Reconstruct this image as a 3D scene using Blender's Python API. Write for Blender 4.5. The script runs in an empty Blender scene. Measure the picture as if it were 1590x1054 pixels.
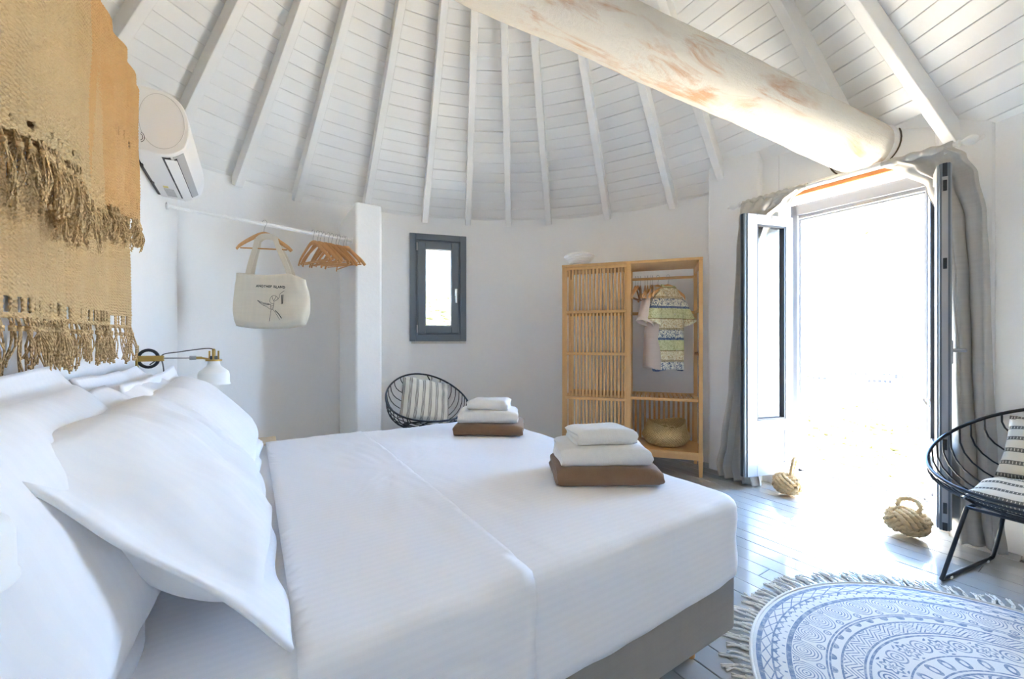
import bpy, bmesh, math, random
import numpy as np
from mathutils import Vector, Matrix, noise
random.seed(7); np.random.seed(7)
S = bpy.context.scene
COL = S.collection
PI = math.pi

# ---------------------------------------------------------------- camera
cam_d = bpy.data.cameras.new('camera'); cam = bpy.data.objects.new('camera', cam_d); COL.objects.link(cam)
CAMZ = 1.15
cam.location = (0, 0, CAMZ); cam.rotation_euler = (PI/2, 0, 0)
cam_d.sensor_width = 36; cam_d.sensor_fit = 'HORIZONTAL'; cam_d.lens = 635/1590*36
cam_d.shift_y = 0.0018; cam_d.clip_start = 0.02; cam_d.clip_end = 60000
S.camera = cam

# ---------------------------------------------------------------- world, sun, lights, exposure
S.view_settings.view_transform = 'Standard'; S.view_settings.look = 'None'
S.view_settings.gamma = 1; S.view_settings.use_curve_mapping = False
S.view_settings.exposure = 5.5
S.cycles.max_bounces = 20; S.cycles.diffuse_bounces = 16      # daylight reaches the white room by many bounces
wd = bpy.data.worlds.new('World'); S.world = wd; wd.use_nodes = True
nt = wd.node_tree; nt.nodes.clear()
tc = nt.nodes.new('ShaderNodeTexCoord'); sx = nt.nodes.new('ShaderNodeSeparateXYZ'); rp = nt.nodes.new('ShaderNodeValToRGB')
bg = nt.nodes.new('ShaderNodeBackground'); wo = nt.nodes.new('ShaderNodeOutputWorld')
nt.links.new(tc.outputs['Generated'], sx.inputs[0]); nt.links.new(sx.outputs['Z'], rp.inputs[0])
nt.links.new(rp.outputs[0], bg.inputs[0]); nt.links.new(bg.outputs[0], wo.inputs[0])
cr = rp.color_ramp; cr.elements[0].position = 0.0; cr.elements[0].color = (.60, .76, .93, 1)
cr.elements[1].position = 1.0; cr.elements[1].color = (.13, .31, .66, 1)
for p_, c_ in ((.10, (.42, .62, .92, 1)), (.30, (.25, .47, .88, 1))):
    e = cr.elements.new(p_); e.color = c_
bg.inputs[1].default_value = 1.0

TH = math.atan2(.538, .843); CU, SU = math.cos(TH), math.sin(TH)
def W(u, v, z=0.0):
    """room frame (u towards the door wall, v along it) to world"""
    return Vector((CU*u - SU*v, SU*u + CU*v, z))
def Wd(u, v, z=0.0): return W(u, v, z)

def lamp(name, kind, loc, energy, color=(1, 1, 1), rot=None, direction=None, **kw):
    d = bpy.data.lights.new(name, kind); o = bpy.data.objects.new(name, d); COL.objects.link(o)
    o.location = loc; d.energy = energy; d.color = color
    if direction is not None: o.rotation_euler = Vector(direction).to_track_quat('-Z', 'Y').to_euler()
    for k, v in kw.items(): setattr(d, k, v)
    return o
sun = lamp('sun_offscreen', 'SUN', (0, 0, 30), 9.0, (1.0, .95, .86), direction=Wd(-.195, -.03, -1), angle=.0093)
CX, CY = -.10, 2.0
CUc, CVc = CU*CX + SU*CY, -SU*CX + CU*CY      # room centre in the room frame
def polar(phi, r, z=0.0):
    a = math.radians(phi); return Vector((CX + r*math.cos(a), CY + r*math.sin(a), z))
# ---------------------------------------------------------------- mesh helpers
class MB:
    def __init__(s): s.v = []; s.f = []; s.uv = None
    def add(s, vs, fs):
        o = len(s.v); s.v += [tuple(p) for p in vs]; s.f += [tuple(i+o for i in f) for f in fs]; return s
    def box(s, c, d, M=None):
        x, y, z = d[0]/2, d[1]/2, d[2]/2
        vs = [Vector(p) for p in ((-x,-y,-z),(x,-y,-z),(x,y,-z),(-x,y,-z),(-x,-y,z),(x,-y,z),(x,y,z),(-x,y,z))]
        if M is not None: vs = [M @ p for p in vs]
        c = Vector(c); vs = [p + c for p in vs]
        return s.add(vs, [(0,3,2,1),(4,5,6,7),(0,1,5,4),(1,2,6,5),(2,3,7,6),(3,0,4,7)])
    def bb(s, x0, x1, y0, y1, z0, z1):
        return s.box(((x0+x1)/2,(y0+y1)/2,(z0+z1)/2), (abs(x1-x0),abs(y1-y0),abs(z1-z0)))
    def hexa(s, p):   # 8 corners, bottom 4 then top 4
        return s.add(p, [(0,3,2,1),(4,5,6,7),(0,1,5,4),(1,2,6,5),(2,3,7,6),(3,0,4,7)])
    def prism(s, poly, a0, a1, fn):
        """poly list of (p,q) extruded from a0 to a1, fn(p,q,a)->xyz"""
        n = len(poly); vs = [fn(p, q, a0) for p, q in poly] + [fn(p, q, a1) for p, q in poly]
        fs = [(i, (i+1) % n, n+(i+1) % n, n+i) for i in range(n)] + [tuple(range(n))[::-1], tuple(range(n, 2*n))]
        return s.add(vs, fs)
    def tube(s, path, r, n=8, closed=False, caps=True, lobes=0, twist=0.0, flat=None, up=None, la=.26):
        P = [Vector(p) for p in path]; m = len(P)
        R = r if hasattr(r, '__len__') else [r]*m
        T = []
        for i in range(m):
            if closed: t = P[(i+1) % m] - P[i-1]
            else: t = P[min(i+1, m-1)] - P[max(i-1, 0)]
            T.append(t.normalized() if t.length > 1e-9 else Vector((0,0,1)))
        a = Vector(up) if up is not None else (Vector((0,0,1)) if abs(T[0].z) < .9 else Vector((1,0,0)))
        nrm = (a - T[0]*a.dot(T[0])).normalized(); vs = []; acc = 0.0
        for i in range(m):
            if i:
                acc += (P[i]-P[i-1]).length
                if up is not None: nrm = Vector(up)
            nrm = (nrm - T[i]*nrm.dot(T[i]))
            nrm = nrm.normalized() if nrm.length > 1e-6 else T[i].orthogonal().normalized()
            b = T[i].cross(nrm)
            for k in range(n):
                th = 2*PI*k/n; q = R[i]
                if lobes: q *= 1 + la*math.cos(lobes*th + twist*acc)
                x, y = math.cos(th)*q, math.sin(th)*q
                if flat: x *= flat[0]; y *= flat[1]
                vs.append(P[i] + nrm*x + b*y)
        fs = []
        for i in range(m if closed else m-1):
            j = (i+1) % m
            for k in range(n):
                k2 = (k+1) % n; fs.append((i*n+k, i*n+k2, j*n+k2, j*n+k))
        if caps and not closed: fs += [tuple(range(n))[::-1], tuple((m-1)*n+k for k in range(n))]
        return s.add(vs, fs)
    def bar(s, path, w, h, up=(0,0,1), closed=False):
        """rectangular section sweep"""
        P = [Vector(p) for p in path]; m = len(P); vs = []
        for i in range(m):
            if closed: t = (P[(i+1) % m]-P[i-1]).normalized()
            else: t = (P[min(i+1,m-1)]-P[max(i-1,0)]).normalized()
            n_ = (Vector(up) - t*Vector(up).dot(t)).normalized(); b = t.cross(n_)
            for x, y in ((-1,-1),(1,-1),(1,1),(-1,1)): vs.append(P[i] + b*x*w/2 + n_*y*h/2)
        fs = []
        for i in range(m if closed else m-1):
            j = (i+1) % m
            for k in range(4): fs.append((i*4+k, i*4+(k+1)%4, j*4+(k+1)%4, j*4+k))
        if not closed: fs += [(3,2,1,0), tuple((m-1)*4+k for k in range(4))]
        return s.add(vs, fs)
    def lathe(s, prof, n=24, c=(0,0,0), M=None, closed=False):
        vs = []; c = Vector(c)
        for r, z in prof:
            for k in range(n):
                p = Vector((r*math.cos(2*PI*k/n), r*math.sin(2*PI*k/n), z))
                vs.append((M @ p if M is not None else p) + c)
        m = len(prof); fs = []
        for i in range(m-1 if not closed else m):
            j = (i+1) % m
            for k in range(n): fs.append((i*n+k, i*n+(k+1)%n, j*n+(k+1)%n, j*n+k))
        if not closed:
            if prof[0][0] > 1e-6: fs.append(tuple(range(n))[::-1])
            if prof[-1][0] > 1e-6: fs.append(tuple((m-1)*n+k for k in range(n)))
        return s.add(vs, fs)
    def grid(s, fn, nu, nv, mask=None, wrap=False):
        vs = [fn(i/(nu-1) if not wrap else i/nu, j/(nv-1)) for j in range(nv) for i in range(nu)]
        fs = []
        for j in range(nv-1):
            for i in range(nu if wrap else nu-1):
                if mask and not mask(i, j): continue
                i2 = (i+1) % nu
                fs.append((j*nu+i, j*nu+i2, (j+1)*nu+i2, (j+1)*nu+i))
        return s.add(vs, fs)
    def mesh(s, name, smooth=False, weld=False):
        m = bpy.data.meshes.new(name); m.from_pydata(s.v, [], s.f)
        if weld:
            b = bmesh.new(); b.from_mesh(m); bmesh.ops.remove_doubles(b, verts=b.verts, dist=1e-5)
            bmesh.ops.recalc_face_normals(b, faces=b.faces); b.to_mesh(m); b.free()
        m.validate(); m.update()
        if smooth:
            m.polygons.foreach_set('use_smooth', [True]*len(m.polygons))
            if smooth != 'all': m.set_sharp_from_angle(angle=math.radians(38))
        return m
    def build(s, name, mat, parent=None, smooth=False, bevel=0, solid=0, sub=0, weld=False, seg=2):
        return link(name, s.mesh(name, smooth, weld), mat, parent, bevel, solid, sub, seg)
def link(name, me, mat, parent=None, bevel=0, solid=0, sub=0, seg=2):
    o = bpy.data.objects.new(name, me); COL.objects.link(o)
    if mat is not None and not me.materials: me.materials.append(mat)
    if parent is not None: o.parent = parent
    if solid:
        md = o.modifiers.new('Solid', 'SOLIDIFY'); md.thickness = solid; md.offset = 0
    if sub:
        md = o.modifiers.new('Sub', 'SUBSURF'); md.levels = sub; md.render_levels = sub
    if bevel:
        md = o.modifiers.new('Bevel', 'BEVEL'); md.width = bevel; md.segments = seg; md.limit_method = 'ANGLE'
        md.harden_normals = False
    return o
def tag(o, label=None, cat=None, group=None, kind=None):
    if label: o['label'] = label
    if cat: o['category'] = cat
    if group: o['group'] = group
    if kind: o['kind'] = kind
    return o
def thing(name, label, cat, loc=(0,0,0), rz=0.0, group=None, rot=None):
    o = bpy.data.objects.new(name, None); COL.objects.link(o); o.empty_display_size = .05
    o.location = loc; o.rotation_euler = rot if rot is not None else (0, 0, rz)
    return tag(o, label, cat, group)
def struct(o): return tag(o, kind='structure')
def sempty(name, loc=(0,0,0), rz=0.0):
    o = bpy.data.objects.new(name, None); COL.objects.link(o); o.location = loc; o.rotation_euler = (0,0,rz); o['kind'] = 'structure'; return o
def copy_tree(o, parent=None):
    c = o.copy(); COL.objects.link(c); c.parent = parent
    for ch in o.children: copy_tree(ch, c)
    return c
def bez(p0, p1, p2, p3, n=12):
    p0, p1, p2, p3 = map(Vector, (p0, p1, p2, p3)); out = []
    for i in range(n+1):
        t = i/n; out.append(p0*(1-t)**3 + p1*3*t*(1-t)**2 + p2*3*t*t*(1-t) + p3*t**3)
    return out
def catmull(pts, n=8, closed=False):
    P = [Vector(p) for p in pts]; m = len(P); out = []
    for i in range(m if closed else m-1):
        a = P[(i-1) % m] if closed else P[max(i-1,0)]; b = P[i]; c = P[(i+1) % m]; d = P[(i+2) % m] if closed else P[min(i+2,m-1)]
        for k in range(n):
            t = k/n; out.append(.5*((2*b)+(c-a)*t+(2*a-5*b+4*c-d)*t*t+(3*b-a-3*c+d)*t**3))
    if not closed: out.append(P[-1])
    return out
def nz(x, y, z=0.0): return noise.noise(Vector((x, y, z)))
def smoothstep(a, b, x):
    t = max(0, min(1, (x-a)/(b-a))); return t*t*(3-2*t)

# ---------------------------------------------------------------- materials
class NT:
    """tiny node-expression helper"""
    def __init__(s, name):
        s.m = bpy.data.materials.new(name); s.m.use_nodes = True; s.t = s.m.node_tree
        s.b = s.t.nodes['Principled BSDF']; s.out = s.t.nodes['Material Output']
    def n(s, typ, **kw):
        nd = s.t.nodes.new(typ)
        for k, v in kw.items(): setattr(nd, k, v)
        return nd
    def put(s, sock, v):
        if hasattr(v, 'is_linked') or hasattr(v, 'links'): s.t.links.new(v, sock)
        elif v is not None:
            try: sock.default_value = v
            except Exception: sock.default_value = tuple(v) + (1,)
    def M(s, op, a, b=None, c=None):
        nd = s.n('ShaderNodeMath', operation=op); s.put(nd.inputs[0], a)
        if b is not None: s.put(nd.inputs[1], b)
        if c is not None: s.put(nd.inputs[2], c)
        return nd.outputs[0]
    def mix(s, f, a, b, blend='MIX'):
        nd = s.n('ShaderNodeMix', data_type='RGBA', blend_type=blend)
        s.put(nd.inputs[0], f)
        for i, v in ((6, a), (7, b)):
            if hasattr(v, 'links'): s.t.links.new(v, nd.inputs[i])
            else: nd.inputs[i].default_value = tuple(v)[:3] + (1,)
        return nd.outputs[2]
    def coord(s, which='Object'): return s.n('ShaderNodeTexCoord').outputs[which]
    def xyz(s, vec):
        nd = s.n('ShaderNodeSeparateXYZ'); s.t.links.new(vec, nd.inputs[0]); return nd.outputs
    def mapping(s, vec, scale=(1,1,1), rot=(0,0,0), loc=(0,0,0)):
        nd = s.n('ShaderNodeMapping'); s.t.links.new(vec, nd.inputs[0]); nd.inputs['Scale'].default_value = scale
        nd.inputs['Rotation'].default_value = rot; nd.inputs['Location'].default_value = loc; return nd.outputs[0]
    def noise(s, vec, scale, detail=3, rough=.5, dist=0):
        nd = s.n('ShaderNodeTexNoise'); s.t.links.new(vec, nd.inputs['Vector']); nd.inputs['Scale'].default_value = scale
        nd.inputs['Detail'].default_value = detail; nd.inputs['Roughness'].default_value = rough; nd.inputs['Distortion'].default_value = dist
        return nd.outputs[0]
    def ramp(s, f, stops, interp='LINEAR'):
        nd = s.n('ShaderNodeValToRGB'); s.put(nd.inputs[0], f); c = nd.color_ramp; c.interpolation = interp
        while len(c.elements) < len(stops): c.elements.new(.5)
        for e, (p, col) in zip(c.elements, stops):
            e.position = p; e.color = (tuple(col)+(1,))[:4] if hasattr(col, '__len__') else (col, col, col, 1)
        return nd.outputs[0]
    def bump(s, h, strength=.3, dist=.01):
        nd = s.n('ShaderNodeBump'); s.t.links.new(h, nd.inputs['Height']); nd.inputs['Strength'].default_value = strength
        nd.inputs['Distance'].default_value = dist; s.t.links.new(nd.outputs[0], s.b.inputs['Normal'])
    def rnd(s): return s.n('ShaderNodeObjectInfo').outputs['Random']
    def set(s, color=None, rough=None, metal=None, spec=None, alpha=None, sheen=None):
        for k, v in (('Base Color', color), ('Roughness', rough), ('Metallic', metal), ('Specular IOR Level', spec), ('Alpha', alpha), ('Sheen Weight', sheen)):
            if v is not None:
                if k == 'Base Color' and not hasattr(v, 'links'): v = tuple(v)[:3] + (1,)
                s.put(s.b.inputs[k], v)
        return s.m
def srgb(r, g, b):
    f = lambda c: (c/255/12.92) if c/255 <= .04045 else ((c/255+.055)/1.055)**2.4
    return (f(r), f(g), f(b))
MATS = {}
def simple(name, color, rough=.5, metal=0, nscale=0, namt=0.0, bscale=0, bstr=0.0, bdist=.002, spec=None, rnd=0.0):
    if name in MATS: return MATS[name]
    t = NT(name); c = color
    if nscale:
        f = t.noise(t.coord(), nscale, 4, .6)
        c = t.mix(f, [x*(1-namt) for x in color], [min(1, x*(1+namt)) for x in color])
    if rnd:
        lo = [x*(1-rnd) for x in color]; hi = [min(1, x*(1+rnd)) for x in color]
        r_ = t.mix(t.rnd(), lo, hi)
        c = r_ if not nscale else t.mix(.5, c, r_)
    if bscale: t.bump(t.noise(t.coord(), bscale, 4, .6), bstr, bdist)
    MATS[name] = t.set(c, rough, metal, spec); return MATS[name]

def m_plaster():
    t = NT('plaster'); co = t.n('ShaderNodeNewGeometry').outputs['Position']
    a = t.noise(co, 1.3, 4, .6); b = t.noise(co, 45, 5, .65); g = t.noise(co, 7, 3, .5)
    c = t.mix(a, (.81, .81, .80), (.87, .875, .875))
    h = t.M('ADD', t.M('MULTIPLY', b, .35), g); t.bump(h, .22, .012)
    return t.set(c, .85, spec=.25)
def m_board():
    t = NT('painted_board'); co = t.coord('Generated'); g = t.n('ShaderNodeNewGeometry').outputs['Position']
    b = t.noise(g, 30, 4, .6); a = t.noise(g, 3, 3, .6)
    c = t.mix(a, (.76, .758, .74), (.84, .838, .825)); c = t.mix(t.M('MULTIPLY', t.rnd(), .25), c, (.74, .73, .70))
    t.bump(b, .15, .004); return t.set(c, .55, spec=.35)
def m_log():
    t = NT('whitewashed_log'); co = t.mapping(t.coord(), (1, 1, 1)); s1 = t.mapping(t.coord(), (2.2, 9, 9))
    n1 = t.noise(s1, 1.0, 6, .68, .6); n2 = t.noise(co, 3.2, 3, .5)
    m = t.M('MULTIPLY', t.ramp(n1, [(.50, 0), (.64, 1)]), t.ramp(n2, [(.40, 0), (.58, 1)]))
    c = t.mix(t.M('MULTIPLY', m, .75), (.70, .675, .615), srgb(188, 134, 84))
    h = t.M('ADD', t.noise(s1, 3, 6, .7), t.M('MULTIPLY', t.noise(co, 38, 4, .7), .5)); t.bump(h, .55, .02)
    return t.set(c, .75, spec=.25)
def m_plank():
    t = NT('grey_floor_paint'); g = t.n('ShaderNodeNewGeometry').outputs['Position']; gm = t.mapping(g, (1, 1, 1), (0, 0, -TH))
    st = t.mapping(gm, (26, 1.6, 1)); n1 = t.noise(st, 1.2, 5, .6); n2 = t.noise(g, 2.3, 4, .6)
    c = t.mix(n2, srgb(158, 159, 156), srgb(180, 181, 178)); c = t.mix(t.M('MULTIPLY', t.rnd(), .4), c, srgb(148, 148, 145))
    sc = t.ramp(t.noise(g, 60, 3, .7), [(.70, 0), (.76, 1)]); c = t.mix(t.M('MULTIPLY', sc, .25), c, srgb(190, 190, 186))
    r = t.M('ADD', .13, t.M('MULTIPLY', n2, .14)); t.bump(t.M('ADD', n1, t.M('MULTIPLY', n2, 1.5)), .10, .004)
    t.b.inputs['Coat Weight'].default_value = .8; t.b.inputs['Coat Roughness'].default_value = .10; t.b.inputs['Coat IOR'].default_value = 2.3
    return t.set(c, r, spec=.6)
def m_bamboo(name='bamboo', a=(190, 146, 90), b=(218, 176, 120)):
    t = NT(name); st = t.mapping(t.coord(), (30, 30, 2.2)); n1 = t.noise(st, 1, 5, .65, .3)
    c = t.mix(n1, srgb(*a), srgb(*b)); c = t.mix(t.M('MULTIPLY', t.rnd(), .45), c, srgb(190, 142, 84))
    t.bump(n1, .12, .002); return t.set(c, .42, spec=.4)
def m_linen(name, col, col2=None, sc=900, rough=.95, stripes=0):
    t = NT(name); co = t.coord(); x, y, z = t.xyz(co)
    wx = t.M('SINE', t.M('MULTIPLY', t.M('ADD', x, t.M('MULTIPLY', y, .8)), sc)); wz = t.M('SINE', t.M('MULTIPLY', z, sc))
    n1 = t.noise(t.mapping(co, (40, 40, 4)), 1, 4, .6); n2 = t.noise(t.mapping(co, (4, 4, 60)), 1, 4, .6)
    f = t.M('MULTIPLY', t.M('ADD', n1, n2), .5)
    c = t.mix(f, [k*.86 for k in col], [min(1, k*1.08) for k in (col2 or col)])
    t.bump(t.M('ADD', t.M('MULTIPLY', wx, wz), t.M('MULTIPLY', f, 2)), .15, .0015)
    return t.set(c, rough, spec=.15, sheen=.15)
def m_sheet():
    t = NT('white_sateen'); co = t.coord(); x, y, z = t.xyz(co)
    s = t.M('SINE', t.M('MULTIPLY', t.M('ADD', y, z), 2*PI/.022)); band = t.M('GREATER_THAN', s, 0)
    c = t.mix(band, (.812, .817, .834), (.828, .832, .848)); r = t.M('ADD', .64, t.M('MULTIPLY', band, .05))
    n1 = t.noise(co, 9, 4, .55, .8); t.bump(n1, .10, .012)
    return t.set(c, r, spec=.3, sheen=.1)
def m_pillow():
    t = NT('white_pillowcase'); co = t.coord(); x, y, z = t.xyz(co)
    s = t.M('SINE', t.M('MULTIPLY', x, 2*PI/.022)); band = t.M('GREATER_THAN', s, 0)
    c = t.mix(band, (.825, .83, .845), (.835, .84, .852)); n1 = t.noise(co, 8, 4, .5, .7); t.bump(n1, .12, .012)
    return t.set(c, .68, spec=.28, sheen=.1)
def m_terry(name, col):
    t = NT(name); co = t.coord(); a = t.noise(co, 330, 3, .7); b = t.noise(co, 40, 3, .6)
    c = t.mix(b, [k*.93 for k in col], [min(1, k*1.05) for k in col]); t.bump(t.M('ADD', a, t.M('MULTIPLY', b, .4)), .8, .004)
    return t.set(c, 1.0, spec=.05, sheen=.3)
def m_burlap(name, ca, cb):
    t = NT(name); co = t.coord(); x, y, z = t.xyz(co); a = t.noise(t.mapping(co, (1, 420, 420)), 1, 3, .6); b = t.noise(co, 6, 4, .6)
    wy = t.M('SINE', t.M('ADD', t.M('MULTIPLY', y, 2*PI/.0098), t.M('MULTIPLY', t.noise(co, 20, 2, .5), 9))); wz = t.M('SINE', t.M('ADD', t.M('MULTIPLY', z, 2*PI/.0105), t.M('MULTIPLY', t.noise(co, 14, 2, .5), 8)))
    w_ = t.M('ADD', t.M('MULTIPLY', wy, wz), t.M('MULTIPLY', wz, .5))
    dash = t.ramp(t.noise(t.mapping(co, (1, 120, 42)), 1, 3, .55), [(.56, 0), (.66, 1)])
    c = t.mix(a, srgb(*ca), srgb(*cb)); c = t.mix(t.M('MULTIPLY', b, .55), c, srgb(228, 204, 162))
    t.bump(t.M('SUBTRACT', t.M('ADD', a, w_), t.M('MULTIPLY', dash, 1.2)), .6, .005); return t.set(c, 1.0, spec=.08)
def m_glass(name='window_glass', tint=(.96, .98, .98), refl=.10):
    t = NT(name); tr = t.n('ShaderNodeBsdfTransparent'); tr.inputs[0].default_value = tint+(1,)
    gl = t.n('ShaderNodeBsdfGlossy'); gl.inputs['Roughness'].default_value = .02
    fr = t.n('ShaderNodeFresnel'); fr.inputs[0].default_value = 1.45
    mx = t.n('ShaderNodeMixShader'); t.t.links.new(t.M('MULTIPLY', t.M('MULTIPLY', fr.outputs[0], refl*10), t.M('SUBTRACT', 1.0, t.n('ShaderNodeNewGeometry').outputs['Backfacing'])), mx.inputs[0])
    t.t.links.new(tr.outputs[0], mx.inputs[1]); t.t.links.new(gl.outputs[0], mx.inputs[2]); t.t.links.new(mx.outputs[0], t.out.inputs[0])
    return t.m
def m_rope():
    t = NT('jute_rope'); co = t.coord(); a = t.noise(co, 220, 4, .7); b = t.noise(co, 30, 3, .6)
    c = t.mix(b, srgb(186, 156, 114), srgb(222, 194, 150)); t.bump(a, .5, .002); return t.set(c, .95, spec=.1)
def m_stripes(name, axis=0, per=.052, dark=(52, 50, 46), light=(226, 221, 208), off=0.0, dash=False):
    t = NT(name); co = t.coord(); c3 = t.xyz(co); q = t.M('ADD', t.M('DIVIDE', c3[axis], per), 50.0+off); f = t.M('FRACT', q)
    g = lambda lo, hi: t.M('MULTIPLY', t.M('GREATER_THAN', f, lo), t.M('LESS_THAN', f, hi))
    if dash:
        o = t.M('SINE', t.M('MULTIPLY', c3[1-axis], 2*PI/.012)); k = t.M('MULTIPLY', g(.34, .66), t.M('GREATER_THAN', o, -.75))
        k = t.M('MAXIMUM', k, t.M('MAXIMUM', g(.34, .40), g(.60, .66)))
    else: k = t.M('MAXIMUM', t.M('MAXIMUM', g(.30, .39), g(.455, .545)), g(.61, .70))
    n1 = t.noise(co, 400, 3, .6); c = t.mix(t.M('MULTIPLY', k, .92), srgb(*light), srgb(*dark)); c = t.mix(t.M('MULTIPLY', n1, .35), c, srgb(196, 190, 176))
    t.bump(n1, .4, .002); return t.set(c, .95, spec=.1)

PL = m_plaster(); BOARD = m_board(); LOGM = m_log(); PLANK = m_plank(); BAM = m_bamboo()
BAM_D = m_bamboo('bamboo_dark', (178, 124, 62), (205, 154, 90)); HANGW = m_bamboo('hanger_wood', (196, 142, 88), (228, 182, 128))
SHEET = m_sheet(); PILC = m_pillow(); GLASS = m_glass(); ROPE = m_rope()
GREY = simple('grey_joinery', srgb(170, 174, 180), .42, bscale=90, bstr=.04, bdist=.001, spec=.45)
GREYD = simple('slate_joinery', srgb(106, 115, 123), .42, bscale=90, bstr=.04, bdist=.001, spec=.45)
GASK = simple('black_gasket', (.02, .022, .028), .6)
STEEL = simple('brushed_steel', (.42, .42, .43), .42, 1.0)
BRASS = simple('aged_brass', srgb(176, 148, 84), .38, .85)
BLACK = simple('black_powder_coat', (.012, .013, .018), .38, spec=.5)
WHITE = simple('white_enamel', (.82, .82, .80), .3, spec=.5)
WPLA = simple('white_plastic', (.84, .84, .84), .38, spec=.45)
WPAINT = simple('white_paint_wood', (.82, .81, .78), .5, nscale=20, namt=.04, bscale=60, bstr=.1, bdist=.002)
DARKP = simple('dark_plastic', (.03, .03, .032), .5)
# ================================================================ STRUCTURE
ZA, KC = 5.49, 1.09
def cone(r): return ZA - KC*r
RB, RR = 2.70, 2.84           # inner radius at the back, and at the right
def arc_wall(name, R, ph0, ph1, step=3.0, hole=None, thick=.28, ztop=None):
    phs = list(np.linspace(ph0, ph1, max(2, int(abs(ph1-ph0)/step)+1)))
    zt = cone(R)+.10 if ztop is None else ztop
    zs = [0-.02, zt]
    if hole:
        a, b, z0, z1 = hole; phs = [p for p in phs if not (min(a, b)-.8 < p < max(a, b)+.8)] + [a, b]
        phs += list(np.linspace(a, b, 6))[1:-1]; phs = sorted(set(phs)); zs = [-.02, z0, z1, zt]
    mb = MB(); n = len(phs); m = len(zs)
    for rr in (R, R+thick):
        mb.v += [tuple(polar(p, rr, z)) for z in zs for p in phs]
    N = n*m
    for j in range(m-1):
        for i in range(n-1):
            if hole and j == 1 and min(a, b)-1e-6 <= phs[i] and phs[i+1] <= max(a, b)+1e-6: continue
            q = (j*n+i, j*n+i+1, (j+1)*n+i+1, (j+1)*n+i)
            mb.f.append(q); mb.f.append(tuple(k+N for k in q[::-1]))
    for i in range(n-1): mb.f.append(((m-1)*n+i, (m-1)*n+i+1, (m-1)*n+i+1+N, (m-1)*n+i+N))
    for j in range(m-1):
        for i in (0, n-1): mb.f.append((j*n+i, (j+1)*n+i, (j+1)*n+i+N, j*n+i+N))
    if hole:
        ia = [i for i, p in enumerate(phs) if min(a, b)-1e-6 <= p <= max(a, b)+1e-6]
        for j in (1, 2):
            for i in ia[:-1]: mb.f.append((j*n+i, j*n+i+1, j*n+i+1+N, j*n+i+N))
        for i in (ia[0], ia[-1]): mb.f.append((n+i, 2*n+i, 2*n+i+N, n+i+N))
    return struct(mb.build(name, PL, smooth=True, weld=True))
WPH, WHALF = 105.7, 6.15
arc_wall('wall_back', RB, 37.5, 176, hole=(WPH-WHALF, WPH+WHALF, 1.19, 2.30))
arc_wall('wall_right', RR, -130, 7.5)
arc_wall('wall_rear', RB+.05, 174, 232)

# partition behind the bed head, and the stub wall closing the hanging niche
uW = -.47; PTOP = 2.35
def uvbox(mb, u0, u1, v0, v1, z0, z1): return mb.bb(u0, u1, v0, v1, z0, z1)
w = MB().bb(uW-.13, uW, -1.0, 3.99, 0, PTOP).build('wall_left', PL, bevel=.02, seg=3); w.rotation_euler.z = TH; struct(w)
w = MB().bb(.753, .978, 3.67, 4.42, 0, PTOP).build('wall_stub', PL, bevel=.022, seg=3); w.rotation_euler.z = TH; struct(w)
# door wall: left pier, lintel, right pier, low threshold masonry
uP, uL, uO = 3.50, 3.56, 3.86
vL0, vL1 = .72, 1.735           # niche of the door
dV0, dV1, dZ = .71, 1.61, 2.27
mb = MB(); mb.bb(uP, uO+.05, vL1, 2.175, -.02, 3.0)
w = mb.build('wall_pier', PL, bevel=.02, seg=3); w.rotation_euler.z = TH; struct(w)
mb = MB(); mb.bb(uL, uO, dV1, vL1+.02, -.02, 3.10); mb.bb(uL, uO, dV0-.02, dV1, dZ, 3.10)
w = mb.build('wall_door', PL, bevel=.006); w.rotation_euler.z = TH; struct(w)
mb = MB(); mb.bb(uP+.03, uO+.05, .47, vL0, -.02, 2.9)
w = mb.build('wall_jamb', PL, bevel=.02, seg=3); w.rotation_euler.z = TH; struct(w)
# projecting lintel ledge over the door with a raw timber strip
mb = MB(); mb.bb(uL-.05, uL+.01, vL0, vL1, 2.30, 2.34)
w = mb.build('trim_1', WPAINT, bevel=.006); w.rotation_euler.z = TH; struct(w)
TIMB = simple('raw_timber', srgb(196, 128, 74), .7, nscale=30, namt=.2)
w = MB().bb(uL-.02, uL+.15, dV0, dV1+.1, 2.272, 2.298).build('trim_2', TIMB); w.rotation_euler.z = TH; struct(w)

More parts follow.
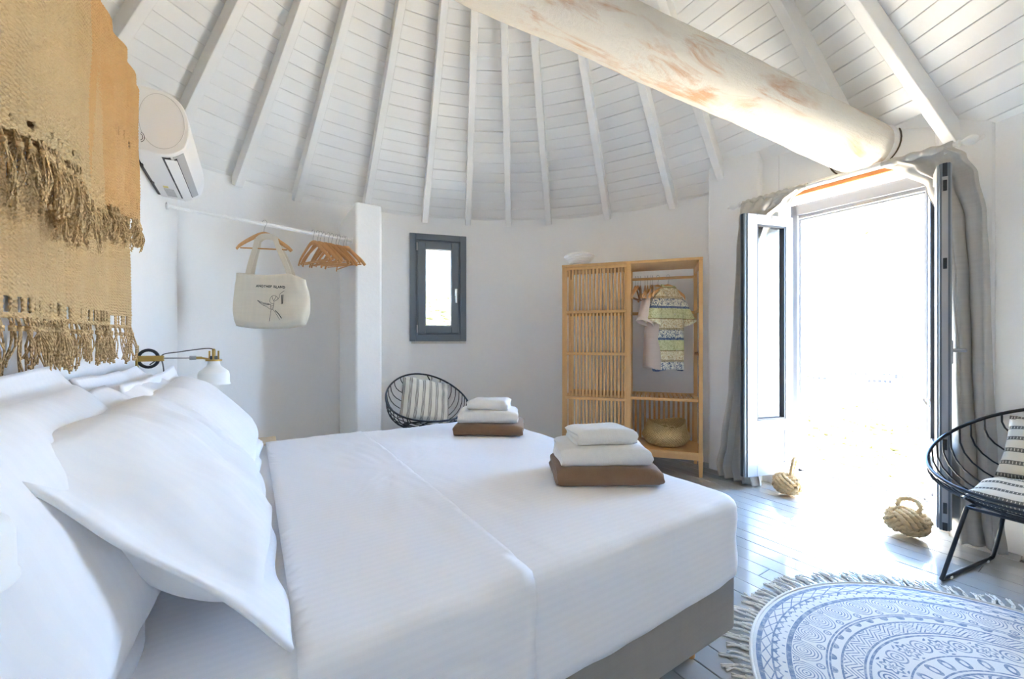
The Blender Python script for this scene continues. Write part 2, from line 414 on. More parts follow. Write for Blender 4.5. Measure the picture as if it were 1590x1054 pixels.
# ---------------- ceiling: cone shell, boards, rafters
mb = MB(); n = 72
mb.lathe([(RR+.03, cone(RR+.03)+.06), (.0, ZA+.06), (.0, ZA+.11), (RR+.03, cone(RR+.03)+.11)], n, c=(CX, CY, 0), closed=True)
ceil = struct(mb.build('ceiling', BOARD, smooth=False))
RAF = [146.6, 136.2, 122.3, 108.9, 98.6, 88.7, 78.9, 64.9, 50.5, 39.8, 18.6, 9.3, -4, -21, -34, -47, -60, -73, -86, -99, -112, -125, -138, -151, -164, -177, -190.5, -202.3]
RAF = sorted(RAF)
def px(p):
    if p.y < .05: return None
    return (795+635*p.x/p.y, 530-635*(p.z-CAMZ)/p.y)
RW, RD = .062, .105
kn = math.sqrt(1+KC*KC); 
for ph in RAF:
    a = math.radians(ph); er = Vector((math.cos(a), math.sin(a), 0)); et = Vector((-math.sin(a), math.cos(a), 0))
    rend = RB+.02 if 27 < ph < 180 else (RR+.02 if -130 < ph < 12 else RB+.04)
    if ph in (18.6,): rend = 2.62
    if ph == 39.8: rend = 2.62
    nd = Vector((-er.x*KC, -er.y*KC, -1))/kn      # into the room
    def P(r, s, d): return Vector((CX, CY, cone(r))) + er*r + et*s*RW/2 + nd*d
    r0 = .12
    mb = MB().hexa([P(r0, -1, RD), P(rend, -1, RD), P(rend, 1, RD), P(r0, 1, RD), P(r0, -1, -.02), P(rend+.03, -1, -.02), P(rend+.03, 1, -.02), P(r0, 1, -.02)])
    mb.build('rafter', BOARD, ceil, bevel=.005)
boards = []
PITCH = .102; dr = PITCH/kn
for i in range(len(RAF)):
    p0 = RAF[i]; p1 = RAF[(i+1) % len(RAF)] + (360 if i == len(RAF)-1 else 0)
    mid = ((p0+p1)/2+180) % 360-180
    rmax = RB+.05 if 27 < mid < 180 or mid < -140 else RR+.02
    r = .14
    while r < rmax:
        ra, rb = r+.0022, min(r+dr-.0022, rmax+.05)
        q = [polar(p0, ra), polar(p1, ra), polar(p1, rb), polar(p0, rb)]
        jit = random.uniform(-.002, .002)
        zz = [cone(ra)+jit, cone(ra)+jit, cone(rb)+jit, cone(rb)+jit]
        lo = [Vector((a.x, a.y, z)) for a, z in zip(q, zz)]
        up = [p + Vector((0, 0, .03)) for p in lo]
        # bevelled lips of the tongue-and-groove joint
        pts = [px(p) for p in lo]; area = 0
        if all(pts):
            cl = [(min(1590, max(0, x)), min(1054, max(0, y))) for x, y in pts]
            area = abs(sum(cl[k][0]*cl[(k+1) % 4][1]-cl[(k+1) % 4][0]*cl[k][1] for k in range(4)))/2
        boards.append((area, lo, up)); r += dr
boards.sort(key=lambda t: -t[0])
rest = MB()
for k, (area, lo, up) in enumerate(boards):
    if k < 300 and area > 20: MB().hexa(lo+up).build('board', BOARD, ceil)
    else: rest.hexa(lo+up)
tag(rest.build('ceiling_boards', BOARD, ceil), kind='stuff')

# ---------------- floor: slab and painted planks along v
mb = MB().lathe([(0, -.30), (3.1, -.30), (3.1, -.028), (0, -.028)], 64, c=(CX, CY, 0))
floor = struct(mb.build('floor', simple('dark_subfloor', (.05, .05, .05), .9)))
PW = .107; u = -1.75; ii = 0
while u < 3.62:
    h = math.sqrt(max(.01, 2.85**2-(max(abs(u-CUc), abs(u+PW-CUc)))**2)) if abs(u+PW/2-CUc) < 2.8 else .9
    v0, v1 = CVc-h, CVc+h
    cuts = [v0] + sorted(random.uniform(v0+.3, v1-.3) for _ in range(1 if ii % 2 else 2)) + [v1]
    for a, b in zip(cuts[:-1], cuts[1:]):
        if b-a < .05: continue
        o = MB().bb(u+.0013, u+PW-.0013, a+.001, b-.001, -.026, random.uniform(-.0012, .0006)).build('plank', PLANK, floor, bevel=.0018, seg=1)
        o.rotation_euler.z = TH
    u += PW; ii += 1

# ---------------- door step, frame, leaves
step = sempty('trim_3', (0, 0, 0), TH)
STEPM = simple('step_plaster', srgb(206, 203, 194), .6, nscale=14, namt=.10, bscale=35, bstr=.5, bdist=.008)
def stp(x, y):
    p = Vector(W(x, y)); return p
mb = MB()
NS = 60
prof = []
def stepfn(s, t):
    v = .70 + s*.90; wob = .006*nz(v*9, 2.0)+.004*nz(v*31, 5)
    pts = [(3.59, 0), (3.588, .03), (3.593, .062), (3.605, .078), (3.635, .083), (3.84, .083)]
    k = t*(len(pts)-1); i = min(int(k), len(pts)-2); f = k-i
    a, b = pts[i], pts[i+1]
    uu = a[0]+(b[0]-a[0])*f; z = a[1]+(b[1]-a[1])*f
    return (uu+(wob if t < .7 else 0), v, z+(.004*nz(v*14, 8) if .3 < t < .8 else 0))
mb.grid(stepfn, NS, 26); mb.build('step_edge', STEPM, step, smooth='all')
MB().bb(3.605, 3.90, .70, 1.60, -.02, .080).build('step_core', STEPM, step)

FV0, FV1, FZ0, FZ1 = .735, 1.570, .083, 2.235
fu0, fu1 = 3.66, 3.74
door = sempty('door_1', (0, 0, 0), TH)
def fr(mb, u0, u1, v0, v1, z0, z1): return mb.bb(u0, u1, v0, v1, z0, z1)
def member(name, boxes, mat=GREY, parent=door, bev=.004):
    mb = MB()
    for b in boxes: mb.bb(*b)
    return mb.build(name, mat, parent, bevel=bev)
member('frame_stile', [(fu0, fu1, FV1-.052, FV1, FZ0, FZ1), (fu0+.03, fu1-.01, FV1-.066, FV1-.05, FZ0, FZ1)])
member('frame_stile', [(fu0, fu1, FV0, FV0+.052, FZ0, FZ1), (fu0+.03, fu1-.01, FV0+.05, FV0+.066, FZ0, FZ1)])
member('frame_head', [(fu0, fu1, FV0, FV1, FZ1-.085, FZ1), (fu0+.012, fu1-.004, FV0+.05, FV1-.05, FZ1-.112, FZ1-.084), (fu0+.03, fu1-.01, FV0+.05, FV1-.05, FZ1-.126, FZ1-.11)])
member('frame_sill', [(fu0-.012, fu1, FV0, FV1, FZ0, FZ0+.038), (fu0+.022, fu1, FV0+.05, FV1-.05, FZ0+.037, FZ0+.072)])
member('sill_gasket', [(fu0+.016, fu0+.022, FV0+.05, FV1-.05, FZ0+.04, FZ0+.050)], GASK, bev=0)
for v in (.95, 1.30): member('drain_cap', [(fu0-.016, fu0-.010, v, v+.045, FZ0+.02, FZ0+.034)], WPLA, bev=.001)
for v in (1.05,): member('strike_plate', [(fu0-.003, fu0+.004, v, v+.13, FZ1-.115, FZ1-.103)], STEEL, bev=.001)
for z in (.42, .98, 1.52, 1.95):
    MB().tube([(fu0-.008, FV1-.004, z), (fu0-.008, FV1-.004, z+.085)], .009, 10).build('hinge', WPLA, door, smooth=True)
    MB().tube([(fu0-.008, FV0+.004, z), (fu0-.008, FV0+.004, z+.085)], .009, 10).build('hinge', WPLA, door, smooth=True)

def leaf(hinge, free, z0, z1, mirror):
    """door leaf standing open; local x from hinge to free edge, local y its thickness"""
    h, f = Vector(hinge[:2]), Vector(free[:2]); d = f-h; L = d.length
    r = sempty('door_leaf', (h.x, h.y, 0), math.atan2(d.y, d.x)); del r['kind']
    T = .030; sw = .072
    def mem(name, boxes, mat=GREY, bev=.004):
        mb = MB()
        for b in boxes: mb.bb(*b)
        return mb.build(name, mat, r, bevel=bev)
    s = -1 if mirror else 1
    mem('stile', [(0, sw, -T, T, z0, z1)]); mem('stile', [(L-sw-.02, L, -T, T, z0, z1)])
    mem('rail', [(sw, L-sw-.02, -T, T, z1-.075, z1)]); mem('rail', [(sw, L-sw-.02, -T, T, z0, z0+.085)])
    mem('rail', [(sw, L-sw-.02, -T, T, z0+.345, z0+.43)])
    mem('panel', [(sw-.01, L-sw-.01, -T*.45, T*.45, z0+.08, z0+.35)])
    mem('glazing_bead', [(sw, sw+.014, -T*.85, T*.85, z0+.43, z1-.075), (L-sw-.034, L-sw-.02, -T*.85, T*.85, z0+.43, z1-.075), (sw, L-sw-.02, -T*.85, T*.85, z0+.43, z0+.444), (sw, L-sw-.02, -T*.85, T*.85, z1-.089, z1-.075)], GASK, 0)
    mem('glass_pane', [(sw, L-sw-.02, -.004, .004, z0+.43, z1-.075)], GLASS, 0)
    mem('edge_profile', [(L-.004, L+.022, -T*.72, T*.72, z0, z1)], GREYD, .003)
    mem('edge_gasket', [(L+.018, L+.024, -T*.3, T*.3, z0, z1)], GASK, 0)
    return r, L
lfA, L1 = leaf(W(3.652, 1.572), (1.80, 3.165), .105, 2.135, False)
lfB, L2 = leaf(W(3.648, .742), (2.405, 2.275), .105, 2.135, True)
for o in (lfA, lfB):
    # keep the world placement while parenting under the door
    wm = Matrix.Translation(o.location) @ Matrix.Rotation(o.rotation_euler.z, 4, 'Z')
    m2 = Matrix.Rotation(-TH, 4, 'Z') @ wm
    o.parent = door; o.location = m2.translation; o.rotation_euler = m2.to_euler()
# handle and lock strip on the right-hand leaf (local frame of lfB)
mb = MB(); mb.box((L2-.05, .034, 1.09), (.034, .008, .13)); mb.tube([(L2-.05, .03, 1.10), (L2-.05, .082, 1.10), (L2-.05, .088, 1.10)], .011, 12); mb.tube([(L2-.05, .084, 1.10), (L2-.15, .086, 1.10)], .010, 12)
mb.build('handle', STEEL, lfB, smooth=True)
mb = MB(); mb.bb(L2+.0235, L2+.026, -.012, .012, .15, 2.06); mb.build('lock_strip', STEEL, lfB)
for z in (.20, .55, 1.55, 1.98): MB().bb(L2+.0255, L2+.030, -.008, .008, z, z+.06).build('lock_plate', DARKP, lfB, bevel=.002)
mb = MB(); mb.box((.10, -.036, .77), (.08, .008, .018), Matrix.Rotation(.5, 3, 'Y')); mb.tube([(.075, -.045, .785), (.10, -.06, .79), (.125, -.045, .755)], .006, 8)
mb.build('latch_hook', STEEL, lfB, smooth=True)

# ---------------- small window in the back wall
cw = polar(WPH, RB-.012); win = sempty('window_1', (cw.x, cw.y, 0), math.radians(WPH-90))
# local x to the picture's left is +x?  local y points outwards
WW, WZ0, WZ1 = .626, 1.152, 2.340
def wm(name, boxes, mat=GREYD, bev=.004, par=win):
    mb = MB()
    for b in boxes: mb.bb(*b)
    return mb.build(name, mat, par, bevel=bev)
def ringbox(x0, x1, z0, z1, wd_, y0, y1):
    return [(x0, x0+wd_, y0, y1, z0, z1), (x1-wd_, x1, y0, y1, z0, z1), (x0+wd_, x1-wd_, y0, y1, z0, z0+wd_), (x0+wd_, x1-wd_, y0, y1, z1-wd_, z1)]
h = WW/2
wm('window_frame', ringbox(-h, h, WZ0, WZ1, .068, -.030, .10))
wm('frame_step', ringbox(-h+.066, h-.066, WZ0+.066, WZ1-.066, .026, -.014, .07))
sash = wm('sash', ringbox(-h+.088, h-.088, WZ0+.088, WZ1-.088, .082, -.040, .02), bev=.006)
wm('glazing_bead', ringbox(-h+.168, h-.168, WZ0+.168, WZ1-.168, .012, -.030, -.006), WPLA, .001, sash)
wm('glass_pane', [(-h+.168, h-.168, -.012, -.006, WZ0+.168, WZ1-.168)], GLASS, 0, sash)
hd = MB(); hd.bb(h-.132, h-.105, -.050, -.040, 1.66, 1.74); hd.tube([(h-.1185, -.045, 1.72), (h-.1185, -.078, 1.72)], .009, 10)
hd.tube([(h-.1185, -.080, 1.73), (h-.1185, -.082, 1.58)], .0095, 10); hd.build('handle', WPLA, sash, smooth=True)
for z in (1.245, 2.15): MB().tube([(-h+.080, -.046, z), (-h+.080, -.046, z+.085)], .009, 10).build('hinge', STEEL, sash, smooth=True)
wm('sill_strip', [(-h+.02, h, -.006, .05, WZ0-.028, WZ0)], simple('chipped_plaster', srgb(214, 208, 196), .9, nscale=40, namt=.2), 0)
# ---------------- whitewashed timber shaft
A = W(uL+.15, 1.03, 2.445); B = Vector((-1.7, 1.70, 3.44))
d = (B-A); L = d.length; d.normalize()
root = thing('timber_shaft', 'thick round whitewashed timber shaft running up under the conical roof', 'beam', A)
root.rotation_mode = 'QUATERNION'; root.rotation_quaternion = d.to_track_quat('X', 'Z')
def logf(s, t):
    x = t*L; th = 2*PI*s; r = .168 + .006*nz(x*1.1, 3) + .010*nz(x*1.4, math.cos(th)*1.2, math.sin(th)*1.2) + .004*nz(x*9, 4*math.cos(th), 4*math.sin(th))
    return (x, r*math.cos(th), r*math.sin(th))
MB().grid(logf, 40, 150, wrap=True).build('log', LOGM, root, smooth='all')
col = MB()
def colf(s, t):
    th = 2*PI*s; p = [(.175, 0.155), (.192, .150), (.196, .165), (.198, .20)][int(round(t*3))]
    return (p[1]+.01*nz(math.cos(th)*2, math.sin(th)*2), p[0]*(1+.02*nz(math.cos(th)*3, math.sin(th)*3, 4))*math.cos(th), p[0]*math.sin(th))
# plaster collar round the shaft at the wall (in the wall's plane)
cr_ = MB()
q = A - W(.15, 0, 0)*1.0
cc = A + d*((uL - (CU*A.x+SU*A.y))/(CU*d.x+SU*d.y)); e1 = Wd(0, 1, 0); e2 = Vector((0, 0, 1)); en = Wd(-1, 0, 0)
ring = [cc + e1*.20*math.cos(2*PI*k/40) + e2*.187*math.sin(2*PI*k/40) + en*.004 for k in range(40)]
c_ = MB().tube(ring, .0045, 6, closed=True).build('shaft_gap', simple('dark_crack', (.10, .075, .05), .9), None, smooth=True)
c_.parent = root; c_.matrix_parent_inverse = (Matrix.Translation(A) @ d.to_track_quat('X', 'Z').to_matrix().to_4x4()).inverted()
ring2 = [(cc + e1*r_*math.cos(2*PI*k/40) + e2*r_*.93*math.sin(2*PI*k/40) + en*o_) for r_, o_ in ((.193, .002), (.186, .022), (.166, .030)) for k in range(40)]
mb = MB(); mb.add(ring2, [(i*40+k, i*40+(k+1) % 40, (i+1)*40+(k+1) % 40, (i+1)*40+k) for i in range(2) for k in range(40)])
c2_ = mb.build('plaster_collar', PL, None, smooth=True); c2_.parent = root; c2_.matrix_parent_inverse = c_.matrix_parent_inverse.copy()
# ================================================================ FURNITURE
# ---------------- bed
BU0, BU1, BV0, BV1 = -.45, 1.495, .80, 2.62; BZ = .585
bed = thing('bed_base', 'grey upholstered bed base on short wooden legs under the white mattress', 'bed', W(0, 0, 0), TH)
FAB = m_linen('grey_upholstery', srgb(150, 146, 138), sc=1400)
MB().bb(BU0+.01, BU1-.012, BV0+.012, BV1-.012, .105, .335).build('base', FAB, bed, bevel=.022, seg=4)
MB().tube([(BU1-.012, BV0+.03, .325), (BU1-.012, BV1-.03, .325)], .004, 6).build('piping', FAB, bed, smooth=True)
MB().tube([(BU0+.03, BV0+.012, .325), (BU1-.03, BV0+.012, .325)], .004, 6).build('piping', FAB, bed, smooth=True)
for uu in (BU0+.16, BU1-.14):
    for vv in (BV0+.11, BV1-.11):
        MB().lathe([(.016, 0), (.024, .108)], 14, c=(uu, vv, 0)).build('leg', BAM_D, bed, smooth=True)
def rrect(u0, u1, v0, v1, r, N=16):
    """rounded rectangle, clockwise list with evenly split sides"""
    pts = []; 
    for cx, cy, a0 in ((u1-r, v1-r, 0), (u0+r, v1-r, 90), (u0+r, v0+r, 180), (u1-r, v0+r, 270)):
        for k in range(7): a = math.radians(a0+90*k/6); pts.append((cx+r*math.cos(a), cy+r*math.sin(a)))
    out = []; n = len(pts)
    for i in range(n):
        a, b = Vector(pts[i]), Vector(pts[(i+1) % n]); m = max(1, int((b-a).length/.03))
        for k in range(m): out.append(a+(b-a)*k/m)
    return out
def shell(off, zbot, wr=1.0, seed=0.0, hem=True):
    """bed-shaped drape: loops from the middle of the top out over the edge and down"""
    er = .034; base = rrect(BU0-off, BU1+off, BV0-off, BV1+off, .07)
    c = Vector(((BU0+BU1)/2, (BV0+BV1)/2)); N = len(base); loops = []
    def inset(d): 
        r_ = rrect(BU0-off, BU1+off, BV0-off, BV1+off, .07)
        su = (BU1-BU0+2*off-2*d)/(BU1-BU0+2*off); sv = (BV1-BV0+2*off-2*d)/(BV1-BV0+2*off)
        return [Vector((c.x+(p.x-c.x)*su, c.y+(p.y-c.y)*sv)) for p in r_]
    half = (BV1-BV0)/2
    for d in list(np.linspace(half-.02, er, 22)): loops.append((d, BZ+off))
    for k in range(1, 7):
        a = PI/2*k/6; loops.append((er*(1-math.sin(a)), BZ+off-er*(1-math.cos(a))))
    nd = 10
    for k in range(1, nd+1): loops.append((0-.002*math.sin(k), ('s', k/nd)))
    mb = MB()
    for d, z in loops:
        for p in inset(d):
            if isinstance(z, tuple):
                zb = zbot + (.020*nz(p.x*2.1+seed, p.y*2.1, 3)+.012*math.sin(p.x*3.3+p.y*2) if hem else 0)
                zt = BZ+off-er; zz = zt+(zb-zt)*z[1]
                nrm = Vector((p.x-c.x, p.y-c.y)); nrm = Vector((nrm.x/1.0, 0)) if abs(nrm.x)/(BU1-BU0) > abs(nrm.y)/(BV1-BV0) else Vector((0, nrm.y)); nrm = nrm.normalized()
                k_ = wr*(.003*nz(p.x*4+seed, p.y*4, zz*6)+.0055*nz(p.x*9+zz*16, p.y*9+seed, zz*8-p.x*3))*min(1, z[1]*3)
                mb.v.append((p.x+nrm.x*k_, p.y+nrm.y*k_, zz))
            else:
                # crowned top with shallow lengthwise creases
                cr_ = .012*(1-((p.x-c.x)/(.5*(BU1-BU0)))**2)*(1-((p.y-c.y)/(.5*(BV1-BV0)))**2)
                k_ = wr*(.0040*nz(p.x*3+seed, p.y*5)+.0042*nz((p.x-p.y*.35)*13, (p.x*.6+p.y)*2.6, seed)+.0024*nz((p.x+p.y*.2)*26, p.y*6, seed))
                mb.v.append((p.x, p.y, z+cr_+k_))
    for j in range(len(loops)-1):
        for i in range(N): mb.f.append((j*N+i, j*N+(i+1) % N, (j+1)*N+(i+1) % N, (j+1)*N+i))
    mb.f.append(tuple(range(N))[::-1]); return mb
def cut(mb, name, lo=None, hi=None):
    m = mb.mesh(name, 'all'); b = bmesh.new(); b.from_mesh(m)
    for x, s in ((lo, -1), (hi, 1)):
        if x is None: continue
        g_ = b.verts[:]+b.edges[:]+b.faces[:]
        bmesh.ops.bisect_plane(b, geom=g_, plane_co=(x, 0, 0), plane_no=(s, 0, 0), clear_outer=True)
    bmesh.ops.remove_doubles(b, verts=b.verts, dist=.006)
    bmesh.ops.recalc_face_normals(b, faces=b.faces); b.to_mesh(m); b.free()
    m.polygons.foreach_set('use_smooth', [True]*len(m.polygons)); return m
mat_ = thing('mattress', 'thick mattress in a white fitted sheet on the grey base', 'mattress', W(0, 0, 0), TH)
mb = shell(0, .336, .6, 1.0, hem=False); link('fitted_sheet', mb.mesh('fitted_sheet', 'all'), SHEET, mat_)
top = thing('top_sheet', 'smooth white striped top sheet hanging over the mattress sides', 'sheet', W(0, 0, 0), TH)
link('sheet', cut(shell(.006, .318, 1.0, 2.0), 'sheet', lo=.12), SHEET, top, solid=.003)
o = link('turned_down_band', cut(shell(.0135, .306, 1.05, 2.0), 'turned_down_band', lo=.068, hi=.57), SHEET, top, solid=.004)

# ---------------- pillows
def pillow_mesh(name, w, h, t, fl=.045, seed=0.0, n=46, curl=0.0, bend=0.0, sag=0.0, wr=1.0):
    """w along x, h along y, thickness along z; oxford flange of width fl"""
    mb = MB()
    def side(sgn):
        def f(s, q):
            x = (s-.5)*(w+2*fl); y = (q-.5)*(h+2*fl)
            ix = max(0, 1-(abs(x)/(w/2))**3.2) if abs(x) < w/2 else 0; iy = max(0, 1-(abs(y)/(h/2))**3.2) if abs(y) < h/2 else 0
            k = (ix*iy)**.48
            # edges draw in a little where the pillow is full
            x2 = x*(1-.045*(1-(2*y/(h+2*fl))**2)); y2 = y*(1-.045*(1-(2*x/(w+2*fl))**2))
            ed = 1-min(1, min((w/2+fl-abs(x)), (h/2+fl-abs(y)))/.16)
            crease = wr*(.010*nz(x*7+seed, y*7, sgn)*k + .012*ed*math.sin(26*(x if abs(y)/h > abs(x)/w else y)+5*nz(x*3, y*3, seed))*max(0, k)**.45*1.15 + .005*nz(x*19+seed, y*9)*k)
            z = sgn*(.004+t/2*k) + crease
            if k == 0: z += .012*nz(x*5+seed, y*5)+.006*math.sin((x+y)*21+seed)
            z += curl*max(0, abs(y)-h/2)*6*.3*(1 if y > 0 else .3) - sag*(x/w*2)**2*.5 + bend*(y/h)**2
            return (x2, y2, z)
        return f
    mb.grid(side(1), n, n); a = len(mb.v); mb.grid(lambda s, q: side(-1)(1-s, q), n, n)
    # stitch rim
    P1 = [i for i in range(n)]+[j*n+n-1 for j in range(1, n)]+[(n-1)*n+i for i in range(n-2, -1, -1)]+[j*n for j in range(n-2, 0, -1)]
    P2 = [a+(n-1-i % n)+(i//n)*n for i in P1]
    for k in range(len(P1)): k2 = (k+1) % len(P1); mb.f.append((P1[k2], P1[k], P2[k], P2[k2]))
    return mb.mesh(name, 'all')
def pillow(label, centre, tilt, yaw=0.0, roll=0.0, w=.66, h=.44, t=.18, seed=0.0, fl=.05, name='pillow', mat=PILC, group=None, cat='pillow', **kw):
    """stands on the bed, leaning back by tilt (deg from upright), long side along the room's v"""
    r = thing(name, label, cat, W(*centre), group=group)
    # local x -> -v (runs along the bed head), local y -> up, local z -> towards the foot of the bed
    M_ = Matrix(((0, 0, 1), (1, 0, 0), (0, 1, 0)))       # columns handled below
    ex, ey, ez = Wd(0, 1, 0), Vector((0, 0, 1)), Wd(1, 0, 0)
    ex = ex.normalized(); ez = ez.normalized()
    B = Matrix((ex, ey, ez)).transposed()
    Rm = B @ Matrix.Rotation(math.radians(yaw), 3, 'Y') @ Matrix.Rotation(-math.radians(tilt), 3, 'X') @ Matrix.Rotation(math.radians(roll), 3, 'Z')
    r.rotation_euler = Rm.to_euler()
    link('cushion', pillow_mesh('cushion', w, h, t, fl, seed, **kw), mat, r)
    return r
g_ = 'white oxford pillows on the bed'
pillow('white oxford pillow leaning on the wall, half hidden by the near front pillow', (-.285, 1.06, .835), 24, 0, 0, w=.70, h=.47, t=.18, seed=3, group=g_, sag=.0)
pillow('white oxford pillow leaning on the wall beside the bracket lamp', (-.27, 2.00, .815), 32, 0, 0, w=.70, h=.45, t=.17, seed=9, group=g_)
pillow('plump white oxford pillow with a wide creased flange, front of the pile', (-.15, 1.250, .822), 45, 2, -2, w=.74, h=.45, t=.22, fl=.075, seed=14, group=g_, curl=-.1, wr=2.0)
pillow('white oxford pillow with a curled flange corner below the bracket lamp', (-.155, 2.11, .808), 44, -3, 2, w=.72, h=.45, t=.20, seed=21, group=g_, curl=.3)

# ---------------- folded towels
TW = m_terry('white_terry', (.82, .815, .79)); TB = m_terry('brown_terry', srgb(132, 106, 84))
def towel(label, loc, rz, w, d, H, mat, seed, group, inner=1):
    """cloth folded round itself: a wrap with its fold to the front (-y) and inner layers, extruded along x"""
    th = H/4.3
    def curve(z0, z1, yb, yf):
        P = [(yb-(yb-yf)*q, z0) for q in np.linspace(0, 1, 9)]; r_ = (z1-z0)/2
        P += [(yf-r_*.75*math.sin(a), (z0+z1)/2-r_*math.cos(a)) for a in np.linspace(.25, PI-.25, 9)]
        return P+[(yf+(yb-yf)*q, z1) for q in np.linspace(0, 1, 9)]
    polys = [curve(th*.5, H-th*.5, d/2, -d/2+H*.40)]
    if inner: polys.append(curve(th*1.55, H-th*1.55, d/2-.006, -d/2+H*.46))
    mb = MB(); nx = 30
    for P in polys:
        n_ = len(P); L_, R_ = [], []
        for i in range(n_):
            a, b = Vector(P[max(i-1, 0)]), Vector(P[min(i+1, n_-1)]); t = (b-a).normalized(); m = Vector((-t.y, t.x)); q = Vector(P[i])
            L_.append(q+m*th*.49); R_.append(q-m*th*.49)
        loop = L_+R_[::-1]; m_ = len(loop); o_ = len(mb.v); h_ = n_
        for i in range(nx):
            s = i/(nx-1); e = min(1, min(s, 1-s)*w/.018); x = (s-.5)*w
            for k, q in enumerate(loop):
                hg = min(1, max(0, q.y/H)); mid = H*.5
                dz = (.007*nz(x*5+seed, q.x*5)+.004*nz(x*14+seed, q.x*12))*hg-.012*abs(2*s-1)**6*hg
                dy = .007*nz(x*4+seed, hg*2, 6)+.003*nz(x*17, hg*5, seed)
                rnd_ = 1-.10*(1-e)**2
                mb.v.append((x+.012*nz(q.x*7+seed, hg*2.2, 1)*(1-e*.6), q.x*(1-.03*(1-e)**2)+dy, max(.0005, mid+(q.y-mid)*rnd_+dz)))
        for i in range(nx-1):
            for k in range(m_): mb.f.append((o_+i*m_+k, o_+i*m_+(k+1) % m_, o_+(i+1)*m_+(k+1) % m_, o_+(i+1)*m_+k))
        for i in (0, nx-1):
            for k in range(h_-1):
                q = (o_+i*m_+k, o_+i*m_+k+1, o_+i*m_+m_-2-k, o_+i*m_+m_-1-k); mb.f.append(q if i else q[::-1])
    o = mb.build('towel', mat, smooth=True); o.location = loc; o.rotation_euler.z = rz
    return tag(o, label, 'towel', group)
zt = BZ+.016
def stack(x, y, rz, seed, who):
    towel('brown folded bath towel at the bottom of '+who, (x, y, zt), rz, .405, .28, .066, TB, seed, 'towels on the bed')
    towel('white folded bath towel in the middle of '+who, (x-.008, y+.015, zt+.064), rz+.02, .355, .25, .072, TW, seed+3, 'towels on the bed')
    towel('small white folded hand towel on top of '+who, (x-.005, y+.025, zt+.134), rz+(.10 if seed < 50 else -.10), .245, .17, .062, TW, seed+6, 'towels on the bed')
stack(.372, 1.675, .02, 10, 'the stack by the bed foot corner')
stack(-.135, 2.50, -.04, 60, 'the stack by the wire chair')

# ---------------- bedside stool behind the bed
r = thing('bedside_stool', 'low pale wooden stool beside the bed under the bracket lamp', 'stool', W(-.16, 2.75, 0), TH)
PALE = m_bamboo('pale_wood', (206, 186, 152), (226, 208, 178))
MB().bb(-.285, .285, -.095, .095, .555, .580).build('top', PALE, r, bevel=.004)
for a, b in ((-.26, -.07), (.26, -.07), (-.26, .07), (.26, .07)): MB().bb(a-.018, a+.018, b-.018, b+.018, 0, .555).build('leg', PALE, r, bevel=.003)

# ---------------- bracket lamps
CORD = simple('grey_braided_cord', (.12, .115, .11), .8)
def lamp_fix(label, base, yaw, drop=.0):
    """wall plate at base, arm along local x, shade hanging at its end"""
    r = thing('bracket_lamp', label, 'lamp', base, yaw, 'bracket lamps beside the bed')
    MB().bb(0, .008, -.02, .02, -.065, .065).build('wall_plate', BRASS, r, bevel=.003)
    MB().tube([(.045+.038*math.cos(t), 0, .042*math.sin(t)) for t in np.linspace(0, 2*PI, 25)[:-1]], .0075, 8, closed=True).build('cable_ring', BLACK, r, smooth='all')
    mb = MB(); mb.bb(.006, .10, -.010, -.006, -.014, .014); mb.bb(.006, .10, .006, .010, -.014, .014); mb.bb(.09, .104, -.010, .010, -.014, .014); mb.build('bracket', BRASS, r, bevel=.002)
    mb = MB(); mb.tube([(.095, -.005, 0), (.215, -.007, .0)], .0026, 8); mb.tube([(.095, .005, .002), (.215, .007, .0)], .0026, 8); mb.bb(.205, .232, -.011, .011, -.010, .010); mb.build('arm', STEEL, r, smooth=True)
    mb = MB(); mb.bb(.228, .256, -.007, .007, -.007, .006); mb.tube([(.25, 0, 0), (.275, 0, -.006), (.29, 0, -.010)], .005, 8); mb.build('joint', BRASS, r, smooth=True)
    sc = (.305, 0, -.014)
    mb = MB(); mb.lathe([(0, .004), (.036, .004), (.036, -.004), (0, -.004)], 24, c=sc)
    for k in range(3):
        a = k*2*PI/3+.5; mb.box((sc[0]+.022*math.cos(a), .022*math.sin(a), sc[2]+.026), (.008, .008, .046))
    mb.lathe([(.008, .0), (.008, .055), (.004, .06)], 12, c=sc); mb.build('shade_holder', BRASS, r, smooth=True)
    MB().lathe([(.017, .004), (.017, .022)], 16, c=sc).build('socket', BLACK, r, smooth=True)
    prof = [(.026, -.004), (.027, -.016), (.032, -.030), (.050, -.046), (.064, -.058), (.069, -.072), (.070, -.118), (.073, -.122), (.073, -.127)]
    inner = [(a-.003, b) for a, b in prof[::-1]]
    MB().lathe(prof+inner, 36, c=sc, closed=True).build('lamp_shade', WHITE, r, smooth=True)
    MB().lathe([(.0, -.045), (.018, -.05), (.026, -.07), (.02, -.09), (0, -.098)], 16, c=sc).build('bulb', WHITE, r, smooth='all')
    P = catmull([(.05, .0, -.03), (.085, .012, .002), (.105, .012, .022), (.16, .010, .031), (.22, .006, .041), (.275, .004, .048), (.30, 0, .044), (.305, 0, .03)], 6)
    MB().tube(P, .0028, 6).build('cord', CORD, r, smooth='all')
    P = catmull([(.088, .012, .004), (.098, .013, -.03), (.102, .013, -.10), (.10, .012, -.30), (.06, .012, -.48)], 6)
    MB().tube(P, .0028, 6).build('cord', CORD, r, smooth='all')
    return r
lamp_fix('brass bracket lamp with white enamel shade above the far pillows', W(uW, 2.655, 1.065), TH)
lamp_fix('brass bracket lamp with white enamel shade on the wall side beside the near pillow', W(uW, .45, 1.015), TH+.98)

